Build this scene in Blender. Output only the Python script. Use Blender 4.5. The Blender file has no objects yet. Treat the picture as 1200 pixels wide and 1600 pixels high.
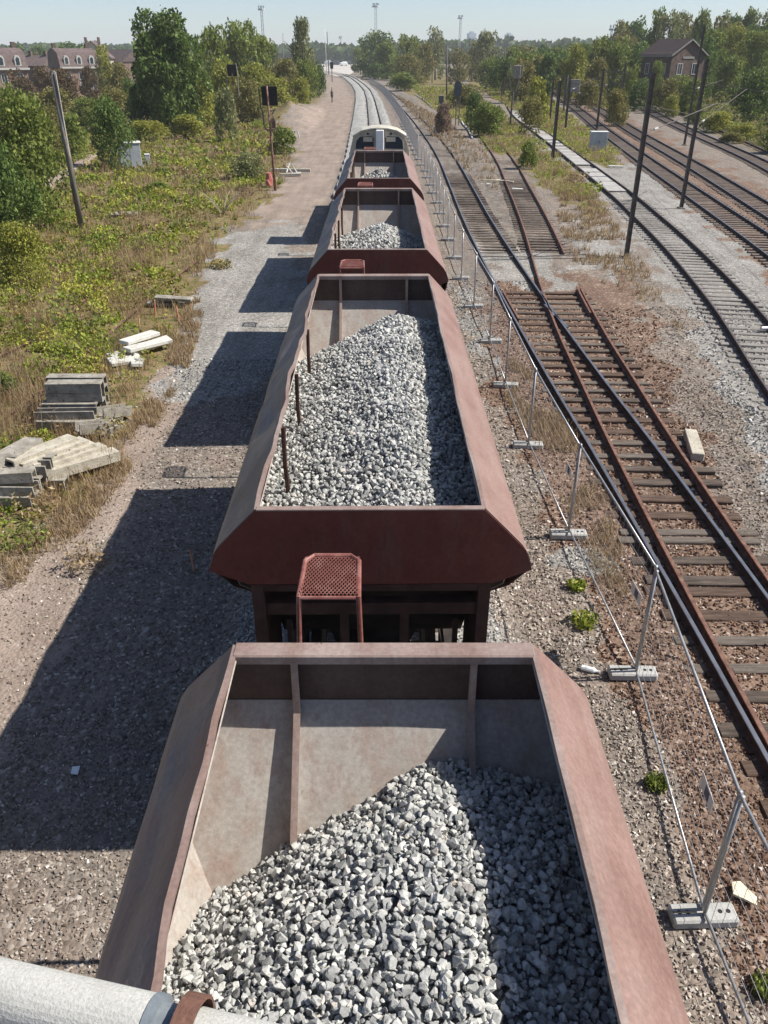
import bpy, bmesh, math, random
import numpy as np
from mathutils import Vector, Matrix, noise as mnoise

# ------------------------------------------------------------------ camera, sky, sun
sc = bpy.context.scene
COL = sc.collection
H = 8.3
F = 1244.0
TH = math.atan2(715.0, F)
cam = bpy.data.cameras.new('camera'); camo = bpy.data.objects.new('camera', cam); COL.objects.link(camo)
cam.sensor_fit = 'VERTICAL'; cam.sensor_height = 36.0; cam.lens = F / 1600 * 36.0
cam.clip_start = 0.05; cam.clip_end = 9000
camo.location = (0, 0, H); camo.rotation_euler = (math.pi / 2 - TH, 0, 0)
sc.camera = camo

SUN = Vector((0.9, 0.045, 1.0)).normalized()
w = bpy.data.worlds.new('World'); sc.world = w; w.use_nodes = True
nt = w.node_tree; nt.nodes.clear()
sky = nt.nodes.new('ShaderNodeTexSky'); sky.sky_type = 'NISHITA'; sky.sun_disc = False
sky.sun_elevation = math.asin(SUN.z); sky.sun_rotation = math.atan2(SUN.x, SUN.y)
sky.altitude = 50; sky.air_density = 0.7; sky.dust_density = 0.5; sky.ozone_density = 1.0
bg = nt.nodes.new('ShaderNodeBackground'); bg.inputs['Strength'].default_value = 0.088
wo = nt.nodes.new('ShaderNodeOutputWorld')
nt.links.new(sky.outputs[0], bg.inputs[0]); nt.links.new(bg.outputs[0], wo.inputs[0])
sl = bpy.data.lights.new('sun', 'SUN'); sl.energy = 5.0; sl.angle = math.radians(0.5); sl.color = (1.0, 0.94, 0.835)
so = bpy.data.objects.new('sun', sl); COL.objects.link(so); so.rotation_euler = SUN.to_track_quat('Z', 'Y').to_euler()
so.location = (30, 5, 40)
sc.view_settings.view_transform = 'Standard'; sc.view_settings.look = 'None'
sc.view_settings.exposure = 0.6; sc.view_settings.gamma = 1.0
try: sc.view_settings.use_curve_mapping = False
except Exception: pass
sc.render.engine = 'CYCLES'
sc.cycles.max_bounces = 6; sc.cycles.transparent_max_bounces = 8

R = np.random.RandomState(7)
rnd = random.Random(11)
GZ = 0.0

def G(px, py, z=0.0):
    """a point of the photograph, put at height z above the yard"""
    u = (800 - py) / F; r = (px - 600) / F
    d = (r, math.cos(TH) + u * math.sin(TH), -math.sin(TH) + u * math.cos(TH))
    t = (z - H) / d[2]
    return (r * t, d[1] * t)
def at_dist(px, py, D):
    """the point seen at a pixel, D metres ahead"""
    u = (800 - py) / F; r = (px - 600) / F
    d = (r, math.cos(TH) + u * math.sin(TH), -math.sin(TH) + u * math.cos(TH))
    t = D / d[1]
    return (r * t, D, H + d[2] * t)

# ------------------------------------------------------------------ materials
def ramp(nt, cols):
    cr = nt.nodes.new('ShaderNodeValToRGB')
    els = cr.color_ramp.elements
    n = len(cols)
    while len(els) < n: els.new(0.5)
    for i, c in enumerate(cols):
        if len(c) == 2: p, c = c
        else: p = i / (n - 1)
        els[i].position = p; els[i].color = (*c, 1)
    return cr
def base_mat(name, rough=.8, metallic=0.0, spec=.3):
    m = bpy.data.materials.new(name); m.use_nodes = True
    nt = m.node_tree; b = nt.nodes['Principled BSDF']
    b.inputs['Roughness'].default_value = rough; b.inputs['Metallic'].default_value = metallic
    b.inputs['Specular IOR Level'].default_value = spec
    return m, nt, b
def coords(nt, obj=False, sc_=(1, 1, 1)):
    if obj:
        t = nt.nodes.new('ShaderNodeTexCoord').outputs['Object']
    else:
        t = nt.nodes.new('ShaderNodeNewGeometry').outputs['Position']
    mp = nt.nodes.new('ShaderNodeMapping'); mp.inputs['Scale'].default_value = sc_
    nt.links.new(t, mp.inputs[0]); return mp.outputs[0]
def noise_n(nt, vec, scale, detail=4, rough=.6):
    n = nt.nodes.new('ShaderNodeTexNoise'); n.inputs['Scale'].default_value = scale
    n.inputs['Detail'].default_value = detail; n.inputs['Roughness'].default_value = rough
    nt.links.new(vec, n.inputs['Vector']); return n
def mixc(nt, fac, a, b, mode='MIX'):
    m = nt.nodes.new('ShaderNodeMix'); m.data_type = 'RGBA'; m.blend_type = mode
    if isinstance(fac, (int, float)): m.inputs[0].default_value = fac
    else: nt.links.new(fac, m.inputs[0])
    for i, v in ((6, a), (7, b)):
        if isinstance(v, tuple): m.inputs[i].default_value = (*v, 1)
        else: nt.links.new(v, m.inputs[i])
    return m.outputs[2]
def bumpn(nt, b, h, strength, dist=.02):
    bp = nt.nodes.new('ShaderNodeBump'); bp.inputs['Strength'].default_value = strength; bp.inputs['Distance'].default_value = dist
    nt.links.new(h, bp.inputs['Height']); nt.links.new(bp.outputs[0], b.inputs['Normal'])
def mat(name, cols, scale=3, rough=.8, bump=.3, bscale=60, metallic=0, spec=.3, detail=5, obj=False, stretch=(1, 1, 1), dist=.01, speck=None):
    m, nt, b = base_mat(name, rough, metallic, spec)
    v = coords(nt, obj, stretch)
    n = noise_n(nt, v, scale, detail)
    cr = ramp(nt, [(.32 + .36 * i / (len(cols) - 1), c) for i, c in enumerate(cols)])
    nt.links.new(n.outputs[0], cr.inputs[0]); c = cr.outputs[0]
    if speck:   # (colour, scale, threshold)
        n3 = noise_n(nt, v, speck[1], 3)
        c3 = ramp(nt, [(speck[2], (0, 0, 0)), (min(1, speck[2] + .08), (1, 1, 1))])
        nt.links.new(n3.outputs[0], c3.inputs[0]); c = mixc(nt, c3.outputs[0], c, speck[0])
    n2 = noise_n(nt, v, bscale, 3)
    c = mixc(nt, .35, c, mixc(nt, 1.0, c, ramp_from(nt, n2.outputs[0], [(.3, (.55, .55, .55)), (.7, (1.3, 1.3, 1.3))]), 'MULTIPLY'))
    nt.links.new(c, b.inputs['Base Color'])
    if bump: bumpn(nt, b, n2.outputs[0], bump, dist)
    return m
def ramp_from(nt, out, cols):
    cr = ramp(nt, cols); nt.links.new(out, cr.inputs[0]); return cr.outputs[0]
def matv(name, cols, rough=.85, bump=.4, bscale=90, trans=0.0, nscale=None):
    """colour by the per-piece value 'v' """
    m, nt, b = base_mat(name, rough)
    a = nt.nodes.new('ShaderNodeAttribute'); a.attribute_name = 'v'
    cr = ramp(nt, cols); nt.links.new(a.outputs['Fac'], cr.inputs[0]); c = cr.outputs[0]
    vec = coords(nt)
    if nscale:
        n = noise_n(nt, vec, nscale, 3); c = mixc(nt, 1.0, c, ramp_from(nt, n.outputs[0], [(.3, (.6, .6, .6)), (.7, (1.3, 1.3, 1.2))]), 'MULTIPLY')
    if bump:
        n2 = noise_n(nt, vec, bscale, 3)
        c = mixc(nt, .5, c, mixc(nt, 1.0, c, ramp_from(nt, n2.outputs[0], [(.3, (.6, .6, .6)), (.7, (1.25, 1.25, 1.25))]), 'MULTIPLY'))
        bumpn(nt, b, n2.outputs[0], bump, .01)
    nt.links.new(c, b.inputs['Base Color'])
    if trans:
        tr = nt.nodes.new('ShaderNodeBsdfTranslucent'); nt.links.new(c, tr.inputs[0])
        mx = nt.nodes.new('ShaderNodeMixShader'); mx.inputs[0].default_value = trans
        out = nt.nodes['Material Output']
        nt.links.new(b.outputs[0], mx.inputs[1]); nt.links.new(tr.outputs[0], mx.inputs[2]); nt.links.new(mx.outputs[0], out.inputs[0])
    return m

# ------------------------------------------------------------------ mesh helpers
def tag(o, label=None, cat=None, group=None, kind=None):
    if label: o['label'] = label
    if cat: o['category'] = cat
    if group: o['group'] = group
    if kind: o['kind'] = kind
    return o
def empty(name, loc=(0, 0, 0), rz=0.0, label=None, cat=None, group=None):
    o = bpy.data.objects.new(name, None); COL.objects.link(o); o.location = loc; o.rotation_euler = (0, 0, rz)
    o.empty_display_size = .2
    return tag(o, label, cat, group)
def link(name, me, parent=None, loc=None, rz=None):
    o = bpy.data.objects.new(name, me); COL.objects.link(o)
    if parent is not None: o.parent = parent
    if loc is not None: o.location = loc
    if rz is not None: o.rotation_euler = (0, 0, rz)
    return o
def raw_mesh(name, V, Fc, mats, v=None, smooth=False, midx=None):
    """V (n,3) array, Fc (m,k) array of equal-size faces"""
    V = np.asarray(V, dtype=np.float32); Fc = np.asarray(Fc, dtype=np.int32)
    me = bpy.data.meshes.new(name)
    k = Fc.shape[1]; m = len(Fc)
    me.vertices.add(len(V)); me.vertices.foreach_set('co', V.ravel())
    me.loops.add(m * k); me.loops.foreach_set('vertex_index', Fc.ravel())
    me.polygons.add(m); me.polygons.foreach_set('loop_start', np.arange(m, dtype=np.int32) * k)
    try: me.polygons.foreach_set('loop_total', np.full(m, k, dtype=np.int32))
    except Exception: pass
    if smooth: me.polygons.foreach_set('use_smooth', np.ones(m, dtype=bool))
    else: me.polygons.foreach_set('use_smooth', np.zeros(m, dtype=bool))
    if not isinstance(mats, (list, tuple)): mats = [mats]
    for mm in mats: me.materials.append(mm)
    if midx is not None: me.polygons.foreach_set('material_index', np.asarray(midx, dtype=np.int32))
    me.update(calc_edges=True)
    if v is not None:
        a = me.attributes.new('v', 'FLOAT', 'POINT'); a.data.foreach_set('value', np.asarray(v, dtype=np.float32))
    return me
class MB:
    """collects shapes; build() links them as one mesh object"""
    def __init__(s): s.V = []; s.F = []; s.M = []
    def add(s, vs, fs, mi=0):
        n = len(s.V); s.V += [tuple(v) for v in vs]; s.F += [tuple(i + n for i in f) for f in fs]; s.M += [mi] * len(fs); return s
    def box(s, c, d, rz=0.0, mi=0, rx=0.0, ry=0.0, taper=1.0):
        hx, hy, hz = d[0] / 2, d[1] / 2, d[2] / 2
        m = Matrix.Rotation(rz, 3, 'Z') @ Matrix.Rotation(ry, 3, 'Y') @ Matrix.Rotation(rx, 3, 'X')
        vs = []
        for z in (-1, 1):
            t = taper if z > 0 else 1
            for x, y in ((-1, -1), (1, -1), (1, 1), (-1, 1)):
                vs.append(Vector(c) + m @ Vector((x * hx * t, y * hy * t, z * hz)))
        return s.add(vs, [(3, 2, 1, 0), (4, 5, 6, 7), (0, 1, 5, 4), (1, 2, 6, 5), (2, 3, 7, 6), (3, 0, 4, 7)], mi)
    def bbox(s, c, d, b=.01, rz=0.0, mi=0, rx=0.0, ry=0.0):
        """box with chamfered edges"""
        hx, hy, hz = [max(.0005, q / 2) for q in d]; b = min(b, hx * .6, hy * .6, hz * .6)
        bm = bmesh.new(); bmesh.ops.create_cube(bm, size=1)
        for v in bm.verts: v.co = Vector((v.co.x * 2 * hx, v.co.y * 2 * hy, v.co.z * 2 * hz))
        bmesh.ops.bevel(bm, geom=list(bm.edges), offset=b, segments=1, affect='EDGES')
        m = Matrix.Rotation(rz, 3, 'Z') @ Matrix.Rotation(ry, 3, 'Y') @ Matrix.Rotation(rx, 3, 'X')
        bm.verts.index_update()
        s.add([Vector(c) + m @ v.co for v in bm.verts], [[v.index for v in f.verts] for f in bm.faces], mi); bm.free(); return s
    def tube(s, pts, r, n=8, mi=0, cap=True):
        pts = [Vector(p) for p in pts]; rs = r if isinstance(r, (list, tuple)) else [r] * len(pts)
        vs = []; prev = None
        for i, p in enumerate(pts):
            t = (pts[min(i + 1, len(pts) - 1)] - pts[max(i - 1, 0)]).normalized()
            a = Vector((0, 0, 1)) if abs(t.z) < .9 else Vector((1, 0, 0))
            if prev is not None: a = prev
            x = (a - t * a.dot(t)).normalized(); prev = x; y = t.cross(x)
            for k in range(n):
                q = 2 * math.pi * k / n; vs.append(p + (x * math.cos(q) + y * math.sin(q)) * rs[i])
        fs = []
        for i in range(len(pts) - 1):
            for k in range(n):
                fs.append((i * n + k, i * n + (k + 1) % n, (i + 1) * n + (k + 1) % n, (i + 1) * n + k))
        if cap:
            fs.append(tuple(range(n))[::-1]); fs.append(tuple((len(pts) - 1) * n + k for k in range(n)))
        return s.add(vs, fs, mi)
    def bar(s, a, b, w_, h_, mi=0):
        a, b = Vector(a), Vector(b); t = (b - a); L = t.length; t.normalize()
        up = Vector((0, 0, 1)) if abs(t.z) < .95 else Vector((0, 1, 0))
        x = t.cross(up).normalized(); y = x.cross(t)
        vs = [p + x * sx * w_ / 2 + y * sy * h_ / 2 for p in (a, b) for sx, sy in ((-1, -1), (1, -1), (1, 1), (-1, 1))]
        return s.add(vs, [(3, 2, 1, 0), (4, 5, 6, 7), (0, 1, 5, 4), (1, 2, 6, 5), (2, 3, 7, 6), (3, 0, 4, 7)], mi)
    def prism(s, poly, y0, y1, axis='y', mi=0):
        """polygon in the other two axes, pushed along axis"""
        def P(a, b, c): return {'y': (a, c, b), 'x': (c, a, b), 'z': (a, b, c)}[axis]
        n = len(poly); vs = [P(a, b, y0) for a, b in poly] + [P(a, b, y1) for a, b in poly]
        fs = [tuple(range(n)), tuple(range(2 * n - 1, n - 1, -1))] + [(i, i + n, (i + 1) % n + n, (i + 1) % n) for i in range(n)]
        return s.add(vs, fs, mi)
    def sheet(s, P, nu, nv, th, mi=0):
        """a curved plate: P(u,v)->point, given thickness along its normal"""
        g = [[Vector(P(i / nu, j / nv)) for j in range(nv + 1)] for i in range(nu + 1)]
        top = []; bot = []
        for i in range(nu + 1):
            for j in range(nv + 1):
                du = g[min(i + 1, nu)][j] - g[max(i - 1, 0)][j]; dv = g[i][min(j + 1, nv)] - g[i][max(j - 1, 0)]
                n = du.cross(dv).normalized(); top.append(g[i][j]); bot.append(g[i][j] - n * th)
        W = nv + 1; N = len(top); I = lambda i, j: i * W + j
        fs = []
        for i in range(nu):
            for j in range(nv):
                a, b, c, d = I(i, j), I(i + 1, j), I(i + 1, j + 1), I(i, j + 1)
                fs.append((a, b, c, d)); fs.append((d + N, c + N, b + N, a + N))
        for i in range(nu):
            for j in (0, nv):
                a, b = I(i, j), I(i + 1, j); fs.append((a, a + N, b + N, b) if j == 0 else (b, b + N, a + N, a))
        for j in range(nv):
            for i in (0, nu):
                a, b = I(i, j), I(i, j + 1); fs.append((b, b + N, a + N, a) if i == 0 else (a, a + N, b + N, b))
        return s.add(top + bot, fs, mi)
    def mesh(s, name, mats, smooth=False):
        me = bpy.data.meshes.new(name); me.from_pydata([tuple(v) for v in s.V], [], s.F)
        if not isinstance(mats, (list, tuple)): mats = [mats]
        for m in mats: me.materials.append(m)
        me.polygons.foreach_set('material_index', s.M)
        bm = bmesh.new(); bm.from_mesh(me); bmesh.ops.recalc_face_normals(bm, faces=bm.faces); bm.to_mesh(me); bm.free()
        if smooth: me.polygons.foreach_set('use_smooth', [True] * len(me.polygons))
        me.update(); return me
    def build(s, name, mats, parent=None, loc=None, rz=None, smooth=False, label=None, cat=None, group=None, kind=None):
        o = link(name, s.mesh(name, mats, smooth), parent, loc, rz); return tag(o, label, cat, group, kind)
def copy_tree(o, parent=None):
    c = o.copy(); COL.objects.link(c); c.parent = parent
    for ch in KIDS.get(o.name, [x for x in o.children]): copy_tree(ch, c)
    return c
KIDS = {}

# stones: templates are hulls of random points
def hull(npts, rs, flat=.75):
    bm = bmesh.new()
    for _ in range(npts):
        d = Vector(rs.normal(size=3)).normalized(); q = .82 + .25 * rs.rand()
        bm.verts.new((d.x * q, d.y * q * .85, d.z * q * flat))
    r = bmesh.ops.convex_hull(bm, input=bm.verts)
    bmesh.ops.delete(bm, geom=[v for v in bm.verts if not v.link_faces], context='VERTS')
    bmesh.ops.triangulate(bm, faces=bm.faces)
    bm.verts.index_update()
    V = np.array([v.co[:] for v in bm.verts]); Fc = np.array([[v.index for v in f.verts] for f in bm.faces]); bm.free()
    return V, Fc
ROCKS = [hull(15, R) for _ in range(12)]
CHIPS = [hull(7, R, .6) for _ in range(12)]
def rotmats(n, rs):
    q = rs.normal(size=(n, 4)); q /= np.linalg.norm(q, axis=1)[:, None]
    w_, x, y, z = q.T
    return np.stack([1 - 2 * (y * y + z * z), 2 * (x * y - z * w_), 2 * (x * z + y * w_), 2 * (x * y + z * w_), 1 - 2 * (x * x + z * z), 2 * (y * z - x * w_),
                     2 * (x * z - y * w_), 2 * (y * z + x * w_), 1 - 2 * (x * x + y * y)], 1).reshape(n, 3, 3)
def stones_mesh(name, P, S, material, templates, rs, vals=None):
    P = np.asarray(P); n = len(P); which = rs.randint(0, len(templates), n); vals = rs.rand(n) if vals is None else vals
    RM = rotmats(n, rs); allV = []; allF = []; allv = []; off = 0
    for t, (tv, tf) in enumerate(templates):
        idx = np.where(which == t)[0]
        if not len(idx): continue
        V = np.einsum('nij,kj->nki', RM[idx], tv) * S[idx][:, None, None] + P[idx][:, None, :]
        k = len(tv); Fc = tf[None] + (np.arange(len(idx)) * k)[:, None, None] + off
        allV.append(V.reshape(-1, 3)); allF.append(Fc.reshape(-1, 3)); allv.append(np.repeat(vals[idx], k)); off += len(idx) * k
    return raw_mesh(name, np.concatenate(allV), np.concatenate(allF), material, np.concatenate(allv))
# leaves: quads
def leaf_arrays(P, S, rs, up=0.0, asp=.55):
    n = len(P); a = rs.normal(size=(n, 3)); a[:, 2] += up; a /= np.linalg.norm(a, axis=1)[:, None]
    b = rs.normal(size=(n, 3)); b -= a * (a * b).sum(1)[:, None]; b /= np.linalg.norm(b, axis=1)[:, None]
    A = a * S[:, None]; B = b * S[:, None] * asp
    V = np.stack([P - A, P - B * 1 + A * .1, P + A, P + B + A * .1], 1).reshape(-1, 3)
    Fc = np.arange(n * 4).reshape(n, 4); return V, Fc
def snoise(x, y, s, o=0.0):
    """cheap smooth noise for arrays, about -1..1"""
    x = np.asarray(x) / s + o; y = np.asarray(y) / s - o * 1.7
    return (np.sin(x * 1.3 + 2.1 * np.sin(y * .9 + o)) + np.sin(y * 1.7 + 1.9 * np.sin(x * 1.1 - o)) + np.sin((x + y) * 2.3 + 1.3 * np.sin(x * 2.9 - y))) / 3
def pip(x, y, poly):
    x = np.asarray(x, float); y = np.asarray(y, float); ins = np.zeros(x.shape, bool); n = len(poly)
    for i in range(n):
        x1, y1 = poly[i]; x2, y2 = poly[(i + 1) % n]
        if y1 == y2: continue
        c = ((y1 > y) != (y2 > y)) & (x < (x2 - x1) * (y - y1) / (y2 - y1) + x1); ins ^= c
    return ins
def GP(pts): return [G(*p) for p in pts]
def cat_rom(pts, step=1.0):
    P = [Vector((*p, 0)) if len(p) == 2 else Vector(p) for p in pts]; out = []
    for i in range(len(P) - 1):
        p0, p1, p2, p3 = P[max(i - 1, 0)], P[i], P[i + 1], P[min(i + 2, len(P) - 1)]
        n = max(1, int((p2 - p1).length / step))
        for k in range(n):
            t = k / n
            out.append(.5 * ((2 * p1) + (p2 - p0) * t + (2 * p0 - 5 * p1 + 4 * p2 - p3) * t * t + (3 * p1 - p0 - 3 * p2 + p3) * t ** 3))
    out.append(P[-1]); return out

# ------------------------------------------------------------------ ground
def train_x(y):
    return np.interp(y, [0, 45, 80, 126, 179, 230, 282, 350, 425, 600], [-.17, -.17, -.45, -1.37, -2.6, -4.3, -7.2, -12, -19, -48])
PV = [GP(p) for p in [
    [(-900, 1500), (-400, 1150), (0, 885), (60, 835), (150, 745), (205, 655), (262, 545), (300, 455), (345, 370), (400, 330), (438, 290), (455, 240), (440, 200), (475, 170), (505, 150), (505, 125), (440, 104), (400, 97), (-900, 97)],
    [(622, 136), (680, 172), (735, 198), (760, 235), (800, 245), (850, 292), (900, 325), (945, 335), (900, 270), (850, 228), (800, 188), (740, 145), (700, 118), (660, 104), (600, 100)],
    [(800, 172), (870, 222), (910, 250), (960, 262), (965, 240), (920, 205), (870, 165), (850, 140), (780, 104), (700, 104), (740, 135)],
    [(1010, 158), (1060, 176), (1130, 206), (1200, 240), (1500, 355), (2200, 560), (2200, 97), (1000, 97)],
    [(930, 125), (985, 170), (960, 180), (900, 140), (880, 115)],
]]
PG = [GP(p) for p in [
    [(800, 182), (840, 225), (893, 265), (950, 318), (990, 370), (1038, 440), (1105, 560), (1165, 690), (1270, 900), (1500, 1500), (1700, 1400), (1330, 560), (1200, 430), (1100, 330), (1000, 265), (930, 235), (840, 195), (790, 165)],
    [(742, 384), (800, 382), (850, 402), (890, 425), (880, 445), (832, 450), (772, 450)],
    [(880, 340), (935, 345), (975, 400), (960, 430), (905, 415)],
    [(340, 375), (430, 345), (470, 340), (470, 560), (395, 620), (290, 640), (250, 620), (280, 520), (310, 440)],
    [(690, 420), (730, 470), (770, 560), (765, 590), (740, 560)],
    [(870, 850), (935, 850), (945, 890), (900, 900)],
]]
PR = [GP(p) for p in [
    [(770, 450), (830, 440), (900, 425), (985, 425), (1010, 500), (1060, 620), (1100, 720), (1170, 830), (1300, 1000), (1500, 1500), (1500, 2200), (1200, 2200), (1160, 1500), (1050, 1250), (960, 1050), (880, 860), (790, 660), (755, 560)],
    [(880, 150), (930, 200), (985, 248), (1100, 335), (1180, 400), (1260, 470), (1700, 860), (1700, 560), (1200, 300), (1060, 225), (960, 172), (900, 146)],
    [(940, 210), (1040, 300), (1110, 360), (1200, 440), (1500, 720), (1500, 640), (1200, 410), (1100, 335), (1000, 265), (940, 215)],
    [(870, 150), (980, 235), (1060, 290), (1200, 385), (1200, 350), (1060, 270), (900, 165)],
]]
PP = [GP(p) for p in [    # pinkish trampled path
    [(520, 118), (535, 125), (552, 160), (556, 230), (540, 300), (470, 345), (400, 350), (400, 325), (450, 280), (470, 240), (470, 190), (510, 150), (508, 125)],
    [(0, 880), (70, 840), (150, 755), (215, 655), (262, 560), (290, 600), (250, 700), (160, 860), (60, 1080), (-200, 1500), (-500, 1500)],
]]
PC = [GP(p) for p in [    # old grey-brown mottled ballast, dark and light
    [(600, 128), (622, 140), (700, 200), (745, 240), (800, 300), (840, 380), (830, 445), (775, 450), (740, 390), (712, 320), (690, 250), (650, 185), (610, 140)],
    [(985, 165), (1060, 195), (1200, 262), (1500, 420), (1500, 370), (1200, 232), (1100, 190), (1010, 155)],
    [(985, 420), (1060, 520), (1100, 620), (1180, 780), (1300, 950), (1260, 850), (1140, 680), (1080, 560), (1000, 440)],
]]
def bed(x, y):
    d = x - train_x(y)
    left = np.where(y > 55, 3.2, 2.35)
    t = np.where(d < 0, -d / left, d / 2.15)
    return np.clip((1.08 - t) / .3, 0, 1)
def zones(x, y):
    jx = x + .45 * snoise(x, y, 1.1) * np.clip(y / 14, .6, 4) * .7 + .2 * snoise(x, y, .35, 3)
    jy = y + 1.0 * snoise(x, y, 1.7, 5) * np.clip(y / 14, .5, 5) * .7
    def z(ps):
        r = np.zeros(x.shape, bool)
        for p in ps: r |= pip(jx, jy, p)
        return r.astype(np.float32)
    veg, grey, red, path, dirt = z(PV), z(PG), z(PR), z(PP), z(PC)
    b = bed(x + .12 * snoise(x, y, .4, 9), y)
    veg = veg * (b < .1)
    return veg, grey, red, path, dirt, b
def ground_h(x, y):
    z = .035 * snoise(x, y, 2.3) + .02 * snoise(x, y, .7, 2)
    z = z * np.clip(1 - y / 400, 0, 1)
    z = z + .26 * bed(x, y)
    z = z - .05 * np.clip((x - 4.5) / .4, 0, 1) * (1 - np.clip((y - 32.5) / .8, 0, 1) * np.clip((40 - y) / .8, 0, 1)) * np.clip((8.6 - x + np.clip((y - 35) * .08, 0, 6)) / .5, 0, 1) * np.clip((70 - y) / 6, 0, 1)
    bx, by = G(455, 185)
    d = np.hypot((x - bx + .03 * (y - by)) / 5.0, (y - by) / 42.0)
    z = z + 2.1 * np.clip(1 - d, 0, 1) ** 1.2 * (1 + .18 * snoise(x, y, 3))
    # shallow bank beyond the last tracks
    e = x - np.interp(y, [20, 86, 122, 186, 400], [24, 41.5, 49, 63, 130])
    z = z + np.clip(e / 9, 0, 1) * 1.4
    return z
def gr(a, b, s0, g, mx):
    out = [a]; s = s0
    while out[-1] < b: out.append(out[-1] + s); s = min(s * g, mx)
    return out
xs = gr(14, 4500, .3, 1.055, 400); xs = [-v for v in xs[::-1]] + list(np.arange(-13.75, 14, .25)) + xs
ys = [-400, -150, -60, -25, -12] + list(np.arange(-6, 16, .25)) + gr(16, 5500, .27, 1.022, 500)
XX, YY = np.meshgrid(np.array(xs), np.array(ys))
ZZ = ground_h(XX, YY)
nx, ny = len(xs), len(ys)
ii = np.arange(nx * ny).reshape(ny, nx)
FF = np.stack([ii[:-1, :-1], ii[:-1, 1:], ii[1:, 1:], ii[1:, :-1]], -1).reshape(-1, 4)
zn = zones(XX, YY)
m, nt, b = base_mat('ground gravel', .93, 0, .2)
aA = nt.nodes.new('ShaderNodeAttribute'); aA.attribute_name = 'zone_a'
aB = nt.nodes.new('ShaderNodeAttribute'); aB.attribute_name = 'zone_b'
sA = nt.nodes.new('ShaderNodeSeparateColor'); nt.links.new(aA.outputs['Color'], sA.inputs[0])
sB = nt.nodes.new('ShaderNodeSeparateColor'); nt.links.new(aB.outputs['Color'], sB.inputs[0])
P = coords(nt)
def stonecol(scale):
    v = nt.nodes.new('ShaderNodeTexVoronoi'); v.inputs['Scale'].default_value = scale; v.inputs['Randomness'].default_value = 1
    nt.links.new(P, v.inputs['Vector']); s = nt.nodes.new('ShaderNodeSeparateColor'); nt.links.new(v.outputs['Color'], s.inputs[0])
    return v, s
v1, s1 = stonecol(17.0)
v2, s2 = stonecol(6.5)
nL = noise_n(nt, P, .55, 6, .62); nM = noise_n(nt, P, 3.1, 5, .6)
def zone_col(lo, mid, hi):
    a = ramp_from(nt, s1.outputs[0], [(0, lo), (.5, mid), (.88, mid), (1, hi)])
    return a
c_base = zone_col((.13, .107, .09), (.265, .22, .188), (.45, .41, .37))
c_base = mixc(nt, ramp_from(nt, nL.outputs[0], [(.42, (0, 0, 0)), (.6, (1, 1, 1))]), c_base, zone_col((.11, .098, .088), (.195, .172, .152), (.38, .35, .32)))
c_veg = mixc(nt, ramp_from(nt, nM.outputs[0], [(.4, (0, 0, 0)), (.6, (1, 1, 1))]), (.115, .12, .035), (.24, .17, .10))
c_grey = zone_col((.15, .145, .14), (.29, .28, .265), (.50, .49, .47))
c_red = zone_col((.10, .066, .05), (.20, .138, .105), (.40, .33, .28))
c_path = mixc(nt, .5, zone_col((.17, .135, .115), (.28, .23, .20), (.42, .37, .33)), (.29, .235, .2))
c_dirt = mixc(nt, ramp_from(nt, nM.outputs[0], [(.4, (0, 0, 0)), (.62, (1, 1, 1))]), zone_col((.06, .055, .055), (.13, .125, .12), (.32, .30, .28)), zone_col((.14, .11, .09), (.26, .22, .18), (.44, .4, .36)))
def edge(out):   # ragged border
    mm = nt.nodes.new('ShaderNodeMath'); mm.operation = 'ADD'
    n = nt.nodes.new('ShaderNodeMath'); n.operation = 'MULTIPLY_ADD'; n.inputs[1].default_value = 1.3; n.inputs[2].default_value = -.65
    nt.links.new(noise_n(nt, P, 5.0, 4).outputs[0], n.inputs[0]); nt.links.new(out, mm.inputs[0]); nt.links.new(n.outputs[0], mm.inputs[1])
    return ramp_from(nt, mm.outputs[0], [(.3, (0, 0, 0)), (.7, (1, 1, 1))])
col = c_base
col = mixc(nt, edge(sB.outputs[0]), col, c_path)
col = mixc(nt, edge(sB.outputs[1]), col, c_dirt)
col = mixc(nt, edge(sA.outputs[2]), col, c_red)
col = mixc(nt, edge(sA.outputs[1]), col, c_grey)
col = mixc(nt, edge(sA.outputs[0]), col, c_veg)
col = mixc(nt, sB.outputs[2], col, c_grey)
nR = noise_n(nt, coords(nt, False, (1.6, .16, 1)), 1.0, 5, .6)
col = mixc(nt, 1.0, col, ramp_from(nt, nR.outputs[0], [(.3, (.80, .79, .78)), (.65, (1.1, 1.1, 1.1))]), 'MULTIPLY')
col = mixc(nt, 1.0, col, ramp_from(nt, nL.outputs[0], [(.25, (.78, .76, .74)), (.75, (1.2, 1.2, 1.2))]), 'MULTIPLY')
nt.links.new(col, b.inputs['Base Color'])
ad = nt.nodes.new('ShaderNodeMath'); ad.operation = 'MULTIPLY_ADD'; ad.inputs[1].default_value = -1.0
nt.links.new(v1.outputs['Distance'], ad.inputs[0]); nt.links.new(s1.outputs[1], ad.inputs[2])
bumpn(nt, b, ad.outputs[0], .65, .03)
me = raw_mesh('ground', np.stack([XX, YY, ZZ], -1).reshape(-1, 3), FF, m, smooth=True)
for nm, chans in (('zone_a', (zn[0], zn[1], zn[2])), ('zone_b', (zn[3], zn[4], zn[5]))):
    a = me.attributes.new(nm, 'FLOAT_COLOR', 'POINT')
    a.data.foreach_set('color', np.stack([c.ravel() for c in chans] + [np.ones(nx * ny)], -1).astype(np.float32).ravel())
tag(link('ground', me), 'railway yard ground of brown grey and red gravel', None, None, 'structure')

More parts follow.
